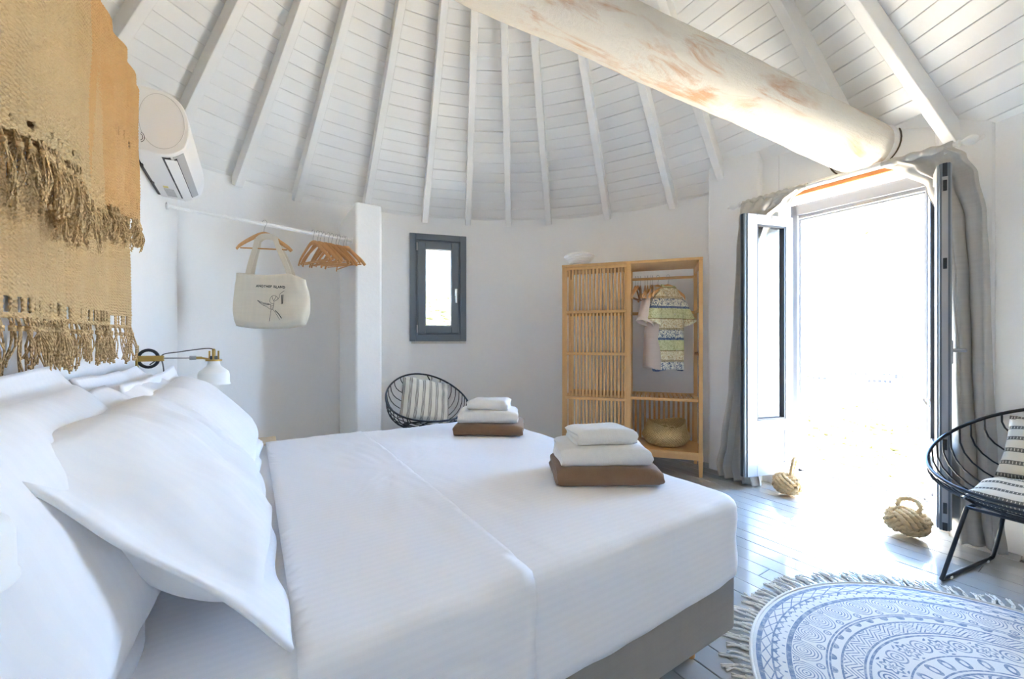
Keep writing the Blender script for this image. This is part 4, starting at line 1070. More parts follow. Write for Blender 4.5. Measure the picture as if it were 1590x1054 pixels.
d3b = dist(t.M('MULTIPLY', c3, .125), t.M('SUBTRACT', rr, .678)); masks.append(AND(lt(d3b, .011), gt(t.M('SINE', t.M('MULTIPLY', d3b, 900)), 0)))
c4 = cell(50); masks.append(AND(zone(.550, .574), lt(dist(t.M('MULTIPLY', c4, .070), t.M('SUBTRACT', rr, .574)), .016)))
c5 = cell(44); ch = t.M('ADD', t.M('MULTIPLY', t.M('ABSOLUTE', c5), 1.7), t.M('MULTIPLY', t.M('SUBTRACT', rr, .485), 26)); masks.append(AND(zone(.487, .541), lt(fr(t.M('MULTIPLY', ch, 2.4)), .34)))
c6 = cell(18); a6 = t.M('MULTIPLY', c6, .145); b6 = t.M('SUBTRACT', rr, .415); d6 = dist(a6, b6); th6 = t.M('ARCTAN2', b6, a6); pet = t.M('ADD', t.M('MULTIPLY', d6, 300), t.M('MULTIPLY', t.M('COSINE', t.M('MULTIPLY', th6, 7)), 1.6)); masks.append(AND(zone(.372, .462), lt(d6, .045), gt(t.M('SINE', pet), .25)))
c7 = cell(18, .5); d7 = dist(t.M('MULTIPLY', c7, .145), t.M('SUBTRACT', rr, .418)); masks.append(AND(zone(.372, .462), lt(d7, .038), gt(t.M('SINE', t.M('MULTIPLY', d7, 480)), .3)))
c8 = cell(30); d8 = dist(t.M('MULTIPLY', c8, .07), t.M('MULTIPLY', t.M('SUBTRACT', rr, .332), .6)); masks.append(AND(zone(.306, .360), t.M('COMPARE', d8, .012, .004)))
c9 = cell(12); d9 = dist(t.M('MULTIPLY', c9, .12), t.M('SUBTRACT', rr, .24)); masks.append(AND(zone(.205, .28), gt(t.M('SINE', t.M('MULTIPLY', d9, 380)), .2)))
c10 = cell(8); d10 = dist(t.M('MULTIPLY', c10, .11), t.M('SUBTRACT', rr, .14)); masks.append(AND(zone(0, .195), gt(t.M('SINE', t.M('MULTIPLY', d10, 300)), .3)))
M_ = OR(*masks); wear = t.noise(co, 55, 4, .7); wv = t.noise(co, 380, 2, .6)
M_ = t.M('MULTIPLY', M_, t.ramp(wear, [(.30, .35), (.55, .92)]))
c = t.mix(M_, t.mix(wv, srgb(206, 202, 194), srgb(232, 229, 222)), srgb(108, 126, 150)); t.bump(t.M('ADD', wv, wear), .4, .003); RUGM = t.set(c, .95, spec=.1)
mb = MB(); pr = [(0, 0.0105), (.3, .0105), (.6, .0105), (RRD-.012, .0105), (RRD-.003, .0085), (RRD, .005), (RRD, .0), ]
mb.lathe(pr, 96); mb.build('rug_disc', RUGM, rug, smooth=True)
COT = simple('cotton_cord', srgb(222, 217, 206), .95, nscale=200, namt=.15)
MB().tube([(RRD*math.cos(2*PI*k/120), RRD*math.sin(2*PI*k/120), .008) for k in range(120)], .0065, 6, closed=True).build('hem', COT, rug, smooth='all')
TM = []
for i in range(5):
    mb = MB(); 
    for s in (-1, 1):
        P = catmull([(0, 0, .008), (.018, s*.0035, .009), (.035, random.uniform(-.006, .006)+s*.003, .0075), (.058, random.uniform(-.014, .014)+s*.004, .0055), (.085, random.uniform(-.020, .020)+s*.008, .0045)], 4)
        mb.tube(P, .0036, 5, lobes=2, twist=400)
    mb.tube([(.028, 0, .008), (.036, 0, .008)], .0062, 6); m = mb.mesh('tassel', 'all'); m.materials.append(COT); TM.append(m)
for k in range(190):
    a = 2*PI*k/190+random.uniform(-.006, .006); o = bpy.data.objects.new('tassel', random.choice(TM)); COL.objects.link(o); o.parent = rug
    o.location = (RRD*math.cos(a), RRD*math.sin(a), 0); o.rotation_euler.z = a+random.uniform(-.25, .25); sc = random.uniform(.85, 1.25); o.scale = (sc, 1, 1)

# ---------------- rope door stops
def fist(label, loc, rz, R=.088, sq=.80, loop=None, lean=0.0):
    r = thing('rope_doorstop', label, 'doorstop', loc, rz, 'rope knot doorstops'); mb = MB(); rp_ = .0125
    cz = R*sq+.012
    axes = [(Vector((1, 0, 0)), Vector((0, 1, 0)), Vector((0, 0, 1))), (Vector((0, 1, 0)), Vector((0, 0, 1)), Vector((1, 0, 0))), (Vector((0, 0, 1)), Vector((1, 0, 0)), Vector((0, 1, 0)))]
    T_ = Matrix.Rotation(.6, 3, 'X') @ Matrix.Rotation(.5, 3, 'Y')
    for e0, e1, ax in axes:
        for k in range(4):
            off = (k-1.5)*.0245; rad = math.sqrt(max(.0004, R*R-off*off)); P = []
            for i in range(200):
                a = 2*PI*i/200; w_ = rad+.011*math.cos(2*a)
                p = T_ @ (e0*w_*math.cos(a)+e1*w_*math.sin(a)+ax*off); P.append(Vector((p.x*1.05, p.y*1.05, p.z*sq+cz)))
            mb.tube(P, rp_, 9, closed=True, lobes=3, twist=270, la=.34)
    mz = min(v[2] for v in mb.v); mb.v = [(a, b, c-mz) for a, b, c in mb.v]
    mb.build('knot', ROPE, r, smooth='all')
    core = MB(); core.lathe([(0, .012), (R*.6, .018), (R*.98, cz), (R*.85, cz+R*sq*.55), (R*.5, cz+R*sq*.92), (0, cz+R*sq*1.02)], 24); core.build('core', simple('dark_jute', srgb(150, 118, 76), 1.0), r, smooth='all')
    MB().tube(catmull(loop, 8), .0115, 9, lobes=3, twist=270, la=.34).build('loop_handle', ROPE, r, smooth='all')
    return r
fist('jute rope knot doorstop with an upright loop beside the left door leaf', W(3.395, 1.475, 0.002), .3, R=.078, loop=[(-.012, -.03, .10), (-.005, -.03, .16), (.015, -.025, .22), (.035, -.02, .262), (.055, -.018, .27), (.060, -.018, .25), (.042, -.018, .20), (.024, -.02, .15), (.016, -.025, .10)])
fist('squat jute rope knot doorstop with a flopped loop beside the right door leaf', W(3.285, .785, 0.002), 2.6, R=.084, sq=.74, loop=[(.03, -.02, .12), (.035, -.03, .16), (.02, -.05, .19), (-.02, -.055, .20), (-.05, -.03, .195), (-.055, .01, .175), (-.04, .03, .14), (-.03, .03, .11)])

# ---------------- curtains and rod
RU, RZ = 3.385, 2.272
cr = thing('curtain_rod', 'white wooden curtain rod with turned finials above the balcony door', 'curtain rod', W(RU, 0, RZ), TH)
MB().tube([(0, .60, 0), (0, 1.82, 0)], .013, 14).build('rod', WPAINT, cr, smooth=True)
for s, y in ((-1, .60), (1, 1.82)):
    MB().lathe([(.013, 0), (.020, .006), (.020, .012), (.012, .018), (.017, .028), (.026, .045), (.028, .06), (.020, .078), (.011, .086), (.014, .094), (.010, .106), (.0, .11)], 18, M=Matrix.Rotation(-s*PI/2, 3, 'X'), c=(0, y, 0)).build('finial', WPAINT, cr, smooth=True)
for y in (.64, 1.79):
    mb = MB(); mb.bb(.0, .115 if y > 1 else .13, y-.012, y+.012, -.036, -.014); mb.lathe([(.03, 0), (.03, .012), (.02, .018)], 18, M=Matrix.Rotation(-PI/2, 3, 'Y'), c=(.125 if y > 1 else .145, y, -.025)); mb.build('bracket', WPAINT, cr, smooth=True)
CURT = m_linen('curtain_linen', srgb(184, 180, 171), srgb(202, 198, 190), sc=1300)
def curtain(label, keys, folds, seed, amp=.028, puddle=True, hdr=None):
    """keys: list of (z, v0, v1, u_centre, amp scale) from top to bottom"""
    r = thing('curtain', label, 'curtain', W(0, 0, 0), TH, 'linen curtains at the balcony door')
    K = keys; nv = 64; nu = 150
    zs = np.linspace(0, 1, nv)
    def f(s, q):
        k = q*(len(K)-1); i = min(int(k), len(K)-2); t = k-i; t2 = t*t*(3-2*t)
        z, a, b, uu, am = [K[i][j]+(K[i+1][j]-K[i][j])*(t if j == 0 else t2) for j in range(5)]
        ph = s*folds*2*PI+seed+.5*math.sin(q*5+s*6)
        v = a+(b-a)*s+.006*math.sin(ph*2)
        return (uu+am*amp*(math.sin(ph)+.35*math.sin(ph*2.3+q*3))+.008*nz(s*6+seed, q*8), v, z+.006*nz(s*9, q*4, seed)*(1 if q > .05 else 0))
    MB().grid(f, nu, nv).build('drape', CURT, r, smooth='all', solid=.002)
    if hdr:
        MB().grid(lambda s, q: Vector((.019*math.cos(2*PI*s)*(1+.25*math.sin(q*folds*14+math.sin(q*30))), hdr[0]+(hdr[1]-hdr[0])*q, .021*math.sin(2*PI*s)*(1+.2*math.sin(q*folds*14+1)))) + Vector((RU, 0, RZ)), 14, 90, wrap=True).build('rod_pocket', CURT, r, smooth='all', solid=.0015)
    return r
curtain('grey linen curtain bunched behind the open left door leaf', [(2.275, 1.34, 1.80, RU, .55), (2.21, 1.46, 1.81, RU+.01, .7), (2.13, 1.60, 1.835, RU+.035, .8), (1.9, 1.66, 1.86, RU+.045, .9), (1.4, 1.67, 1.88, RU+.04, 1.0), (.8, 1.67, 1.91, RU+.02, 1.1), (.3, 1.68, 1.955, RU-.015, 1.2), (.12, 1.67, 1.985, RU-.03, 1.5), (.012, 1.65, 1.97, RU-.035, 1.3)], 4.5, 1.0, amp=.030, hdr=(1.34, 1.80))
curtain('grey linen curtain falling beside the open right door leaf by the wire chair', [(2.275, .615, .93, RU, .55), (2.20, .56, .84, RU+.02, .7), (2.08, .515, .74, RU+.03, .8), (1.85, .485, .68, RU+.04, .9), (1.5, .475, .665, RU+.045, 1.0), (1.0, .47, .655, RU+.045, 1.1), (.5, .455, .645, RU+.04, 1.1), (.15, .435, .64, RU+.03, 1.2), (.012, .42, .635, RU+.02, 1.2)], 1.7, 3.3, amp=.030, hdr=(.615, .93))
# pulled-over flap of the left curtain, caught on top of the door leaf
FL = MB()
def flap(s, q):
    a = Vector((RU-.012, 1.80-.42*s, RZ-.005)); b = Vector((3.30+.20*s, 1.775-.27*s, 2.140+.03*s)); p = a.lerp(b, q); p += Vector((-.02*math.sin(PI*q)+.006*math.sin(s*34+q*3), 0, .008*math.sin(s*22))); return p
FL.grid(flap, 60, 12); o = FL.build('caught_flap', CURT, [x for x in COL.objects if x.name.startswith('curtain') and x.get('category') == 'curtain'][0], smooth='all', solid=.002)

# ---------------- woven throws on the wall
BUR1 = m_burlap('jute_throw', (188, 154, 106), (226, 196, 148)); BUR2 = m_burlap('jute_throw_grey', (178, 150, 108), (222, 198, 154))
def throw(label, v0, v1, ztop, zbot, base_u, seed, name, parts=1, mat=BUR1, fr_len=.12, step=.0042, slant=0.0, openw=()):
    r = thing(name, label, 'throw', W(uW, 0, 0), TH, 'jute throws hung on the wall')
    nx = int((v1-v0)/step); ny = int((ztop-zbot)/step)
    X = np.linspace(0, 1, nx); Y = np.linspace(0, 1, ny); xx, yy = np.meshgrid(X, Y)
    v = v0+(v1-v0)*xx; z = ztop+(zbot-ztop)*yy
    z = z - slant*(v1-v)*yy
    fold = .018*np.sin(v*17+seed)+.012*np.sin(v*39+seed*2+yy*1.5)
    u = base_u+fold*(.35+.65*yy)
    for a, amp_, w_ in parts: u = u+amp_*np.exp(-((v-a)/w_)**2)
    row = np.sin(z*2*PI/.0125+.8*np.sin(v*31+seed)); colw = np.sin(v*2*PI/.0098+.9*np.sin(z*23+seed))
    bands = .5+.5*np.sin(z*2*PI/.21+seed); u = u+.0032*row*(1-.6*bands)*colw+.0028*np.sin(v*2*PI/.0098)*bands
    v = v+.012*np.sin(z*14+seed)*xx**8
    rng = np.random.RandomState(int(seed*10)+3); mask = np.ones((ny-1, nx-1), bool)
    for (ya, yb, xa, xb, p) in openw:
        sel = (Y[:-1, None] > ya) & (Y[:-1, None] < yb) & (X[None, :-1] > xa) & (X[None, :-1] < xb)
        stripes = ((np.arange(nx-1) % 5) > 1)[None, :] & ((rng.rand(1, nx-1) < p)) & ((np.arange(ny-1) % 11) > 1)[:, None]
        mask &= ~(sel & stripes)
    mb = MB(); mb.v = list(zip(u.ravel().tolist(), v.ravel().tolist(), z.ravel().tolist()))
    jj, ii2 = np.nonzero(mask); b0 = jj*nx+ii2; mb.f = list(zip(b0.tolist(), (b0+1).tolist(), (b0+nx+1).tolist(), (b0+nx).tolist()))
    mb.build('cloth', mat, r, smooth='all', solid=.003)
    fb = MB(); i = 0; U = u[-1]; V = v[-1]; Z = z[-1]; rnd = random.Random(seed)
    while i < nx:
        n_s = 4; tip = Vector((U[i]+rnd.uniform(-.008, .018), V[i]+rnd.uniform(-.012, .012), Z[i]-fr_len*rnd.uniform(.78, 1.12))); kn_ = Vector((U[i]+.004, V[i]+rnd.uniform(-.004, .004), Z[i]-.022))
        for k in range(n_s):
            a = Vector((U[i]+rnd.uniform(-.004, .004), V[i]+rnd.uniform(-.009, .009), Z[i]+.004)); m = kn_.lerp(tip, .5)+Vector((rnd.uniform(-.010, .014), rnd.uniform(-.014, .014), 0)); e = tip+Vector((rnd.uniform(-.006, .006), rnd.uniform(-.012, .012), rnd.uniform(-.012, .012)))
            fb.tube(catmull([a, kn_+Vector((rnd.uniform(-.003, .003), rnd.uniform(-.003, .003), 0)), m, e], 3), .0017, 4)
        fb.tube([kn_+Vector((0, 0, .006)), kn_-Vector((0, 0, .006))], .0062, 6); fb.tube([tip+Vector((0, 0, .006)), tip-Vector((0, 0, .004))], .0038, 5)
        i += rnd.choice((3, 4))
    o = fb.build('fringe', BUR1, r, smooth='all'); tag(o, kind='stuff'); return r
pole = thing('hanging_pole', 'short round white pole carrying the woven throws', 'pole', W(uW+.032, 0, 2.235), TH)
MB().tube([(0, .7, 0), (0, 1.955, 0)], .019, 14).build('pole', WPAINT, pole, smooth=True)
for y in (1.0, 1.90): MB().bb(-.032, -.005, y-.012, y+.012, -.012, .012).build('holder', WPAINT, pole, bevel=.003)
throw('long jute throw with open-work bands hanging lowest on the wall', .95, 2.22, 2.19, 1.20, .044, 2.2, 'woven_throw', parts=((1.75, .012, .1),), mat=BUR1, fr_len=.115, openw=((.62, .70, .0, .85, .55), (.95, .985, 0, 1, .6), (.35, 1, .93, 1, .35)))
throw('amber jute throw reaching furthest towards the air conditioner', 1.45, 2.36, 2.245, 1.655, .060, 7.7, 'woven_throw', parts=((2.05, .02, .06),), mat=m_burlap('jute_throw_amber', (190, 142, 88), (224, 180, 124)), fr_len=.105, slant=.12, openw=((.86, .93, .8, 1, .7), (.5, .56, .6, 1, .4), (.2, 1, .95, 1, .3)))
throw('short greyish jute throw with thick tassels draped over the others', .95, 1.60, 2.265, 1.545, .092, 5.1, 'woven_throw', parts=((1.30, .03, .10), (1.55, -.012, .06)), mat=BUR2, fr_len=.13, slant=.0, openw=((.30, .37, .2, .8, .4), (.95, .98, 0, 1, .5)))
# ================================================================ OUTSIDE
def terr_profile(rho):
    P = [(4, -1.05), (6, -1.35), (9, -1.85), (12, -2.34), (25, -4.16), (50, -6.45), (100, -10.1), (180, -14.9), (300, -20.2), (450, -27), (600, -36), (680, -41), (760, -37), (1000, -18), (1250, -12), (1500, -38), (2300, -60)]
    if rho <= P[0][0]: return P[0][1]
    for (a, za), (b, zb) in zip(P[:-1], P[1:]):
        if rho <= b:
            t = (math.log(rho)-math.log(a))/(math.log(b)-math.log(a)); return za+(zb-za)*t
    return P[-1][1]
def terr(az, rho):
    """ground height at azimuth az (deg, right positive) and range rho"""
    z = terr_profile(rho)
    x, y = rho*math.sin(math.radians(az)), rho*math.cos(math.radians(az))
    if rho > 560:
        z += -6*smoothstep(42.0, 44.5, az)*smoothstep(560, 620, rho)*(1-smoothstep(720, 800, rho))
        z += 4*smoothstep(43, 38, az)*(1-smoothstep(700, 900, rho))
        # mid ridge falls to the sea on the right, headland mountain on the left
        z += -16*smoothstep(41.5, 50, az)*smoothstep(800, 1000, rho)
    if rho > 1150:
        ht = 108*(1-smoothstep(37.8, 43.6, az)) if az > 33 else 108
        k = smoothstep(1150, 1800, rho)*(1-.3*smoothstep(1900, 2300, rho))
        z += k*(ht*(.92+.12*math.sin(az*1.25+1.0)))+k*(9*nz(az*.55, rho*.0025)+7*nz(az*1.7, rho*.008, 3))*(1 if az < 43 else 0)
    amp = min(6, rho*.006); z += amp*nz(x*.6/max(3, rho*.08), y*.6/max(3, rho*.08), 2.2)
    # rising hillside seen through the small window
    hz_ = -.4 + 0.118*rho*smoothstep(7, 70, rho)*(1-.35*smoothstep(80, 400, rho)) if rho < 400 else 40
    hz_ += min(1.5, rho*.02)*nz(x*.12, y*.12, 7)
    k = smoothstep(16, 2, az)
    return z*(1-k) + min(hz_, 60)*k
GR = NT('scrubland'); g = GR.n('ShaderNodeNewGeometry').outputs['Position']
n1 = GR.noise(g, .28, 6, .68); n2 = GR.noise(g, .035, 5, .6); n3 = GR.noise(g, 1.6, 5, .7)
c1 = GR.mix(n3, srgb(140, 120, 84), srgb(192, 168, 126)); veg = GR.mix(n3, srgb(74, 72, 44), srgb(116, 108, 70))
f = GR.ramp(GR.M('ADD', GR.M('MULTIPLY', n1, .7), GR.M('MULTIPLY', n2, .35)), [(.52, 0), (.62, 1)])
cc_ = GR.mix(f, c1, veg)
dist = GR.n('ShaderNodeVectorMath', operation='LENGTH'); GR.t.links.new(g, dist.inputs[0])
cc_ = GR.mix(GR.M('MULTIPLY', cc_, 1.0) if False else .44, cc_, (0, 0, 0))       # dry scrub reflects little
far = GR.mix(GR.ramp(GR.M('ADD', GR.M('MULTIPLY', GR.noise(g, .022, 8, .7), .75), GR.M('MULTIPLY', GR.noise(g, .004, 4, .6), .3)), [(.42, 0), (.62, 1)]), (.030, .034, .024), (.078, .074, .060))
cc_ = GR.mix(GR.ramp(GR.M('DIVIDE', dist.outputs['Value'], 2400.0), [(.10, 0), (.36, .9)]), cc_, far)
GR.set(cc_, 1.0, spec=.05); SCRUB = GR.m
azs = list(np.linspace(-34, 76, 222)); rhos = list(np.geomspace(4.2, 2300, 130))
mb = MB()
for rho in rhos:
    for az in azs:
        a = math.radians(az); mb.v.append((rho*math.sin(a), rho*math.cos(a), terr(az, rho)))
n = len(azs)
for j in range(len(rhos)-1):
    for i in range(n-1): mb.f.append((j*n+i, j*n+i+1, (j+1)*n+i+1, (j+1)*n+i))
hill = struct(mb.build('ground', SCRUB, smooth='all'))
SEA = NT('sea_water'); g = SEA.n('ShaderNodeNewGeometry').outputs['Position']; SEA.bump(SEA.noise(g, .02, 4, .6), .2, 3)
SEA.set(SEA.mix(SEA.noise(g, .001, 3, .5), (.018, .085, .22), (.03, .12, .27)), .5, spec=.2)
mb = MB().add([(-2000, 300, -42), (30000, 300, -42), (30000, 40000, -42), (-2000, 40000, -42)], [(0, 1, 2, 3)])
tag(mb.build('sea', SEA.m), kind='structure')
# far island on the horizon
mb = MB(); ISL = simple('island_rock', (.075, .072, .058), 1.0)
def islf(s, t):
    az = 42.9+s*5.6; h_ = (math.sin(PI*s)**.8)*(150+90*nz(s*6, 2)); rho = 13500+t*2500
    a = math.radians(az); return (rho*math.sin(a), rho*math.cos(a), -45+h_*(1-abs(2*t-1)))
mb.grid(islf, 30, 9); tag(mb.build('island', ISL, smooth='all'), 'faint hazy island on the sea horizon', 'island')

def ground_at(xp, rho):
    az = math.degrees(math.atan((xp-795)/635)); a = math.radians(az); z = terr(az, rho)
    return Vector((rho*math.sin(a), rho*math.cos(a), z)), a
HW = simple('whitewash', (.80, .80, .79), .9); HD = simple('dark_opening', (.012, .014, .018), .6); HT = simple('tan_stone', (.10, .08, .055), .9, nscale=.6, namt=.3)
def house(xp, rho, wd_, dp, ht, label, win=3, yaw=0.0, wing=None, mat=HW, group='white village houses'):
    p, a = ground_at(xp, rho)
    r = thing('house', label, 'house', p - Vector((0, 0, .3)), -a+yaw, group)
    mb = MB(); mb.bb(-wd_/2, wd_/2, 0, dp, 0, ht); mb.build('wall', mat, r)
    mb = MB(); t = .25
    for b in ((-wd_/2-.05, wd_/2+.05, -.05, t, ht, ht+.5), (-wd_/2-.05, wd_/2+.05, dp-t, dp+.05, ht, ht+.5), (-wd_/2-.05, -wd_/2+t, t, dp-t, ht, ht+.5), (wd_/2-t, wd_/2+.05, t, dp-t, ht, ht+.5)): mb.bb(*b)
    mb.build('parapet', mat, r)
    if wing:
        w0, w1, wh = wing; MB().bb(w0, w1, -2.0, dp*.8, 0, wh).build('wing', mat, r)
    for k in range(win):
        x = -wd_/2 + wd_*(k+.5)/win; big = (k == 0)
        fr_ = MB().bb(x-.75, x+.75, -.08, .05, .8 if not big else 0, ht*.72).build('window', HT if mat is HD else HW, r)
        MB().bb(x-.6, x+.6, -.10, -.06, .95 if not big else .05, ht*.72-.12).build('pane', HD, fr_)
    return r
house(1366, 262, 9.5, 7, 3.4, 'wide low white house with dark verandah above the railing', 5, .1, wing=(4.0, 7.0, 2.6), group='')
house(1382, 330, 8, 7, 6.2, 'two-storey white cube house behind the verandah house', 3, -.1)
house(1272, 270, 7, 6, 3.2, 'white house with stone yard wall on the tan slope', 3, .2)
house(1262, 310, 5, 5, 5.0, 'tall white house beside the sail spar', 2, 0)
vill = [(1318, 520, 9, 4), (1326, 500, 8, 5), (1335, 480, 11, 4.5), (1344, 470, 9, 3.6), (1352, 440, 12, 4), (1361, 430, 10, 3.4), (1370, 410, 9, 3.8), (1396, 420, 8, 3.2), (1405, 450, 10, 3), (1300, 560, 7, 3.5), (1309, 540, 8, 3.6), (1290, 590, 6, 3.2), (1340, 540, 8, 4), (1356, 520, 9, 3.8), (1415, 980, 14, 5), (1421, 1000, 12, 5), (1408, 960, 10, 4)]
for xp, rho, wd_, ht in vill:
    house(xp, rho, wd_, 6, ht, 'small white cube house in the village by the bay', 2, random.uniform(-.3, .3))
# stone yard walls and dirt tracks
def track(pts, wd_, name, label, col):
    P = catmull([Vector((q[0], q[1], 0)) for q in pts], 8); mb = MB(); L_ = []; 
    for i, q in enumerate(P):
        az, rho = q.x, q.y; a = math.radians(az)
        L_.append(Vector((rho*math.sin(a), rho*math.cos(a), 0)))
    vs = []
    for i, p in enumerate(L_):
        t = (L_[min(i+1, len(L_)-1)]-L_[max(i-1, 0)]).normalized(); s = Vector((-t.y, t.x, 0))
        for k in (-.5, 0, .5):
            q = p+s*k*wd_; az = math.degrees(math.atan2(q.x, q.y)); vs.append(Vector((q.x, q.y, terr(az, q.length)+.0009*q.length+.12)))
    mb.add(vs, [(i*3+k, i*3+k+1, (i+1)*3+k+1, (i+1)*3+k) for i in range(len(L_)-1) for k in range(2)])
    return tag(mb.build(name, col, smooth='all'), label, 'track')
DIRT = simple('dirt_track', (.125, .10, .07), 1.0)
track([(36.5, 150), (37.4, 190), (37.9, 240), (38.6, 330), (38.0, 480), (37.0, 620)], 9, 'dirt_track', 'pale dirt track climbing between the white houses', DIRT)
track([(45.5, 150), (44.2, 200), (43.2, 260), (42.0, 330)], 9, 'dirt_track', 'tan dirt track below the verandah house', DIRT)
track([(36.0, 860), (38.2, 900), (39.6, 840), (39.0, 960), (41.0, 1050)], 8, 'dirt_track', 'winding light track on the far hillside', DIRT)

# shrubs: nearest ones singly, the rest as one mass
LEAF = NT('scrub_leaves'); g = LEAF.n('ShaderNodeNewGeometry').outputs['Position']; n1 = LEAF.noise(g, 9, 4, .7)
lc = LEAF.mix(n1, srgb(34, 38, 20), srgb(92, 92, 52)); lc = LEAF.mix(LEAF.M('MULTIPLY', LEAF.rnd(), .5), lc, srgb(98, 88, 54))
lc = LEAF.mix(.35, lc, (0, 0, 0)); LEAF.set(lc, 1.0, spec=.05); LEAFM = LEAF.m
def blob(seed, sub):
    b = bmesh.new(); bmesh.ops.create_icosphere(b, subdivisions=sub, radius=1)
    for v in b.verts:
        n_ = v.co.normalized(); k = 1+.45*nz(n_.x*1.9+seed, n_.y*1.9, n_.z*1.9)+.22*nz(n_.x*5, n_.y*5+seed, n_.z*5)
        v.co = Vector((n_.x*k, n_.y*k, max(-.3, n_.z*k*.75)))
    m = bpy.data.meshes.new('shrub'); b.to_mesh(m); b.free(); m.materials.append(LEAFM); return m
SHM = [blob(i*7.3, 2) for i in range(5)]
cand = []
for _ in range(1700):
    az = random.uniform(31, 50); rho = math.exp(random.uniform(math.log(9), math.log(120))); cand.append((az, rho))
for _ in range(420):
    az = random.uniform(-18, -4); rho = math.exp(random.uniform(math.log(16), math.log(110))); cand.append((az, rho))
cand.sort(key=lambda t: t[1])
sm = MB(); vs0 = [(math.cos(k*PI/3), math.sin(k*PI/3)) for k in range(6)]
cnt = 0
for az, rho in cand:
    a = math.radians(az); p = Vector((rho*math.sin(a), rho*math.cos(a), terr(az, rho))); s = random.uniform(.14, .38)*(1 if rho < 30 else 1.5)*(.65 + rho*.006)
    vis = (35.0 < az < 45.6) or (-13 < az < -7)
    if cnt < 300 and vis:
        o = bpy.data.objects.new('shrub', random.choice(SHM)); COL.objects.link(o); o.location = p; o.scale = (s*random.uniform(.8, 1.3), s*random.uniform(.8, 1.3), s); o.rotation_euler.z = random.uniform(0, 6)
        tag(o, 'low dark green shrub on the dry hillside outside', 'shrub', 'low shrubs on the hillside'); cnt += 1
    else:
        j = random.uniform(0, 1)
        ring = [p + Vector((x*s*random.uniform(.7, 1.2), y*s*random.uniform(.7, 1.2), -.05)) for x, y in vs0]
        ring2 = [p + Vector((x*s*random.uniform(.7, 1.1), y*s*random.uniform(.7, 1.1), s*random.uniform(.35, .6))) for x, y in vs0]
        sm.add(ring+ring2+[p+Vector((0, 0, s*.8))], [(k, (k+1) % 6, 6+(k+1) % 6, 6+k) for k in range(6)]+[(6+k, 6+(k+1) % 6, 12) for k in range(6)])
for _ in range(2000):
    az = random.uniform(33, 48) if random.random() < .8 else random.uniform(-16, -5); rho = math.exp(random.uniform(math.log(60), math.log(420)))
    a = math.radians(az); p = Vector((rho*math.sin(a), rho*math.cos(a), terr(az, rho))); s = random.uniform(.3, .8)*(.7+rho*.005)
    ring = [p + Vector((x*s*random.uniform(.7, 1.2), y*s*random.uniform(.7, 1.2), -.05)) for x, y in vs0]
    sm.add(ring+[p+Vector((0, 0, s*.9))], [(k, (k+1) % 6, 6) for k in range(6)])
o = sm.build('scrub', LEAFM, smooth='all'); tag(o, 'distant dark scrub dotting the hillside', 'scrub', kind='stuff')

# balcony slab and railing
slab = MB(); slab.bb(uO-.02, 4.52, -.1, 2.05, -.20, .012)
OCH = simple('worn_ochre_paint', srgb(150, 134, 104), .8, nscale=9, namt=.3)
o = slab.build('balcony_floor', OCH, bevel=.01); o.rotation_euler.z = TH; struct(o)
rail = thing('balcony_railing', 'white wrought iron balcony railing with arched balusters and scalloped top', 'railing', W(4.42, 0, .012), TH)
RT = .765; RAILM = simple('white_rail_paint', (.74, .74, .74), .45, spec=.4)
v0r, v1r = .05, 1.76
MB().tube(catmull([(0, v0r, RT), (0, 1.0, RT), (0, v1r-.06, RT), (-.015, v1r-.01, RT), (-.06, v1r+.005, RT), (-.55, v1r+.005, RT)], 6), .021, 12).build('top_rail', RAILM, rail, smooth='all')
MB().bar([(0, v0r, .075), (0, v1r, .075)], .012, .022).build('bottom_rail', RAILM, rail)
MB().bar([(0, v1r, .075), (-.55, v1r, .075)], .012, .022).build('bottom_rail', RAILM, rail)
def unit(vc, w_=.082, axis='v', base=v1r):
    def Q(s, z): return (0, s, z) if axis == 'v' else (s, base, z)
    p = [Q(vc-w_/2, .075+.04)]
    P_ = []
    for k in range(9):
        t = PI + PI*k/8; P_.append(Q(vc+w_/2*math.cos(t), .078+w_/2+w_/2*math.sin(t)))
    for k in range(9):
        t = PI*k/8; P_.append(Q(vc+w_/2*math.cos(t), .655-w_/2+w_/2*math.sin(t)))
    MB().tube(P_, .0065, 8, closed=True).build('baluster', RAILM, rail, smooth='all')
sp = .137
def scall(vc, axis='v', base=v1r):
    def Q(s, z): return (0, s, z) if axis == 'v' else (s, base, z)
    P_ = [Q(vc+sp/2*math.cos(PI+PI*k/10), RT-.018+(RT-.018-.66)*math.sin(PI+PI*k/10)) for k in range(11)]
    MB().tube(P_, .006, 8).build('scallop', RAILM, rail, smooth='all')
k = 0
while v1r-.085-k*sp > v0r: 
    unit(v1r-.085-k*sp); scall(v1r-.085-k*sp); k += 1
for k in range(4): unit(-.085-k*sp, axis='u'); scall(-.085-k*sp, axis='u')
MB().tube([(0, v1r, 0), (0, v1r, RT)], .012, 10).build('corner_post', RAILM, rail, smooth=True)
st = MB()
def stf(s, t):
    th = s*2*PI; ph = t*PI; r = 1+.2*nz(math.cos(th)*math.sin(ph)*1.5, math.sin(th)*math.sin(ph)*1.5, math.cos(ph)*1.5); return (.06*r*math.sin(ph)*math.cos(th), .085*r*math.sin(ph)*math.sin(th), .035+.042*r*math.cos(ph))
st.grid(stf, 18, 12, wrap=True); o = st.build('stone', simple('pale_stone', (.42, .40, .36), .9, nscale=12, namt=.2), smooth='all'); o.location = W(4.20, 1.52, .012); o.rotation_euler.z = .5
tag(o, 'pale rounded stone lying on the balcony floor', 'stone')

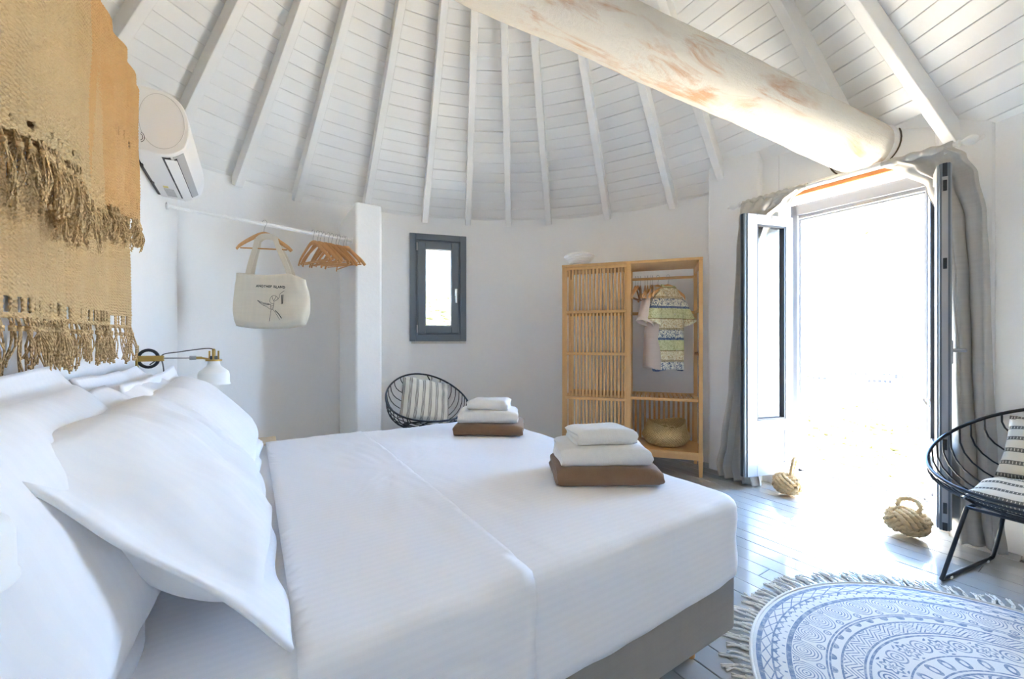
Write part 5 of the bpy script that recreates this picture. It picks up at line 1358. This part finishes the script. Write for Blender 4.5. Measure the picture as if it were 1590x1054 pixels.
# old mill sail spars outside, in a plane in front of the railing
OLDW = NT('weathered_wood'); co = OLDW.coord(); st_ = OLDW.mapping(co, (1.5, 22, 22)); n1 = OLDW.noise(st_, 1, 5, .65, .4); n2 = OLDW.noise(OLDW.mapping(co, (2, 9, 9)), 1.4, 4, .6)
wc = OLDW.mix(n1, (.085, .056, .036), (.18, .115, .075)); wc = OLDW.mix(OLDW.ramp(n2, [(.46, 0), (.60, .8)]), wc, (.27, .25, .24)); OLDW.bump(n1, .5, .01); OLDW.set(wc, .9, spec=.1)
uS = 4.95
def at(xp, yp, uu):
    q = (xp-795)/635; dd = uu/(CU*q+SU); return Vector((q*dd, dd, CAMZ-(yp-530)/635*dd))
def spar(p0, p1, u0, u1, w_, h_, label):
    a, b = at(*p0, u0), at(*p1, u1); a2 = a+(a-b)*.35; b2 = b+(b-a)*.6
    r = thing('sail_spar', label, 'spar', a2); dd = (b2-a2); r.rotation_mode = 'QUATERNION'; r.rotation_quaternion = dd.to_track_quat('X', 'Z'); Ls = dd.length
    mb = MB()
    def f(s, t):
        x = t*Ls; c = [(-1,-1),(1,-1),(1,1),(-1,1)][int(round(s*4)) % 4]
        return (x, c[0]*w_/2*(1+.05*nz(x*2, 1)), c[1]*h_/2*(1+.05*nz(x*2, 5)))
    mb.grid(f, 4, 24, wrap=True); mb.add([f(k/4, 0) for k in range(4)], [(0, 1, 2, 3)]); mb.build('timber', OLDW.m, r, bevel=.008)
    return r, Ls
spar((1243, 560), (1372, 318), uS, uS, .115, .115, 'dark weathered sail spar slanting steeply across the doorway view')
r2, l2 = spar((1243, 392), (1360, 332), uS+.16, uS+.16, .10, .10, 'lighter sail spar bolted behind the steep one')
a, b = at(1322, 376, uS-.10), at(1372, 318, uS-.10); r = thing('splice_plate', 'grey splice board bolted over the crossing spars', 'board', a)
dd = b-a; r.rotation_mode = 'QUATERNION'; r.rotation_quaternion = dd.to_track_quat('X', 'Z')
GW = simple('grey_weathered_board', (.17, .168, .162), .9, nscale=14, namt=.3)
MB().bb(0, dd.length*1.2, -.10, .10, -.03, .03).build('plank', GW, r, bevel=.004)
for x, y in ((.12, .045), (.34, -.04), (.20, -.05)): MB().tube([(x, y, -.03), (x, y, -.045)], .014, 8).build('bolt', BRASS, r, smooth=True)
a, b = at(1318, 352, uS+.05), at(1352, 322, uS+.05); r = thing('spar_block', 'short grey timber block at the spar crossing', 'block', a); dd = b-a; r.rotation_mode = 'QUATERNION'; r.rotation_quaternion = dd.to_track_quat('X', 'Z')
MB().bb(0, dd.length*1.3, -.07, .07, -.07, .07).build('timber', GW, r, bevel=.006)
for x in (.06, .16): MB().tube([(x, 0, .07), (x, 0, .085)], .012, 8).build('bolt', BRASS, r, smooth=True)
WIREM = simple('green_wire', (.06, .09, .07), .6)
for pa, pb, lb in (((1180, 382), (1500, 382), 'level stay wire crossing the sky outside'), ((1290, 514), (1500, 440), 'sloping stay wire running down to the hill'), ((1290, 715), (1420, 600), 'thin green stay wire behind the railing')):
    a, b = at(*pa, 6.2), at(*pb, 6.2); tag(MB().tube([a, b], .005, 5).build('stay_wire', WIREM), lb, 'wire')
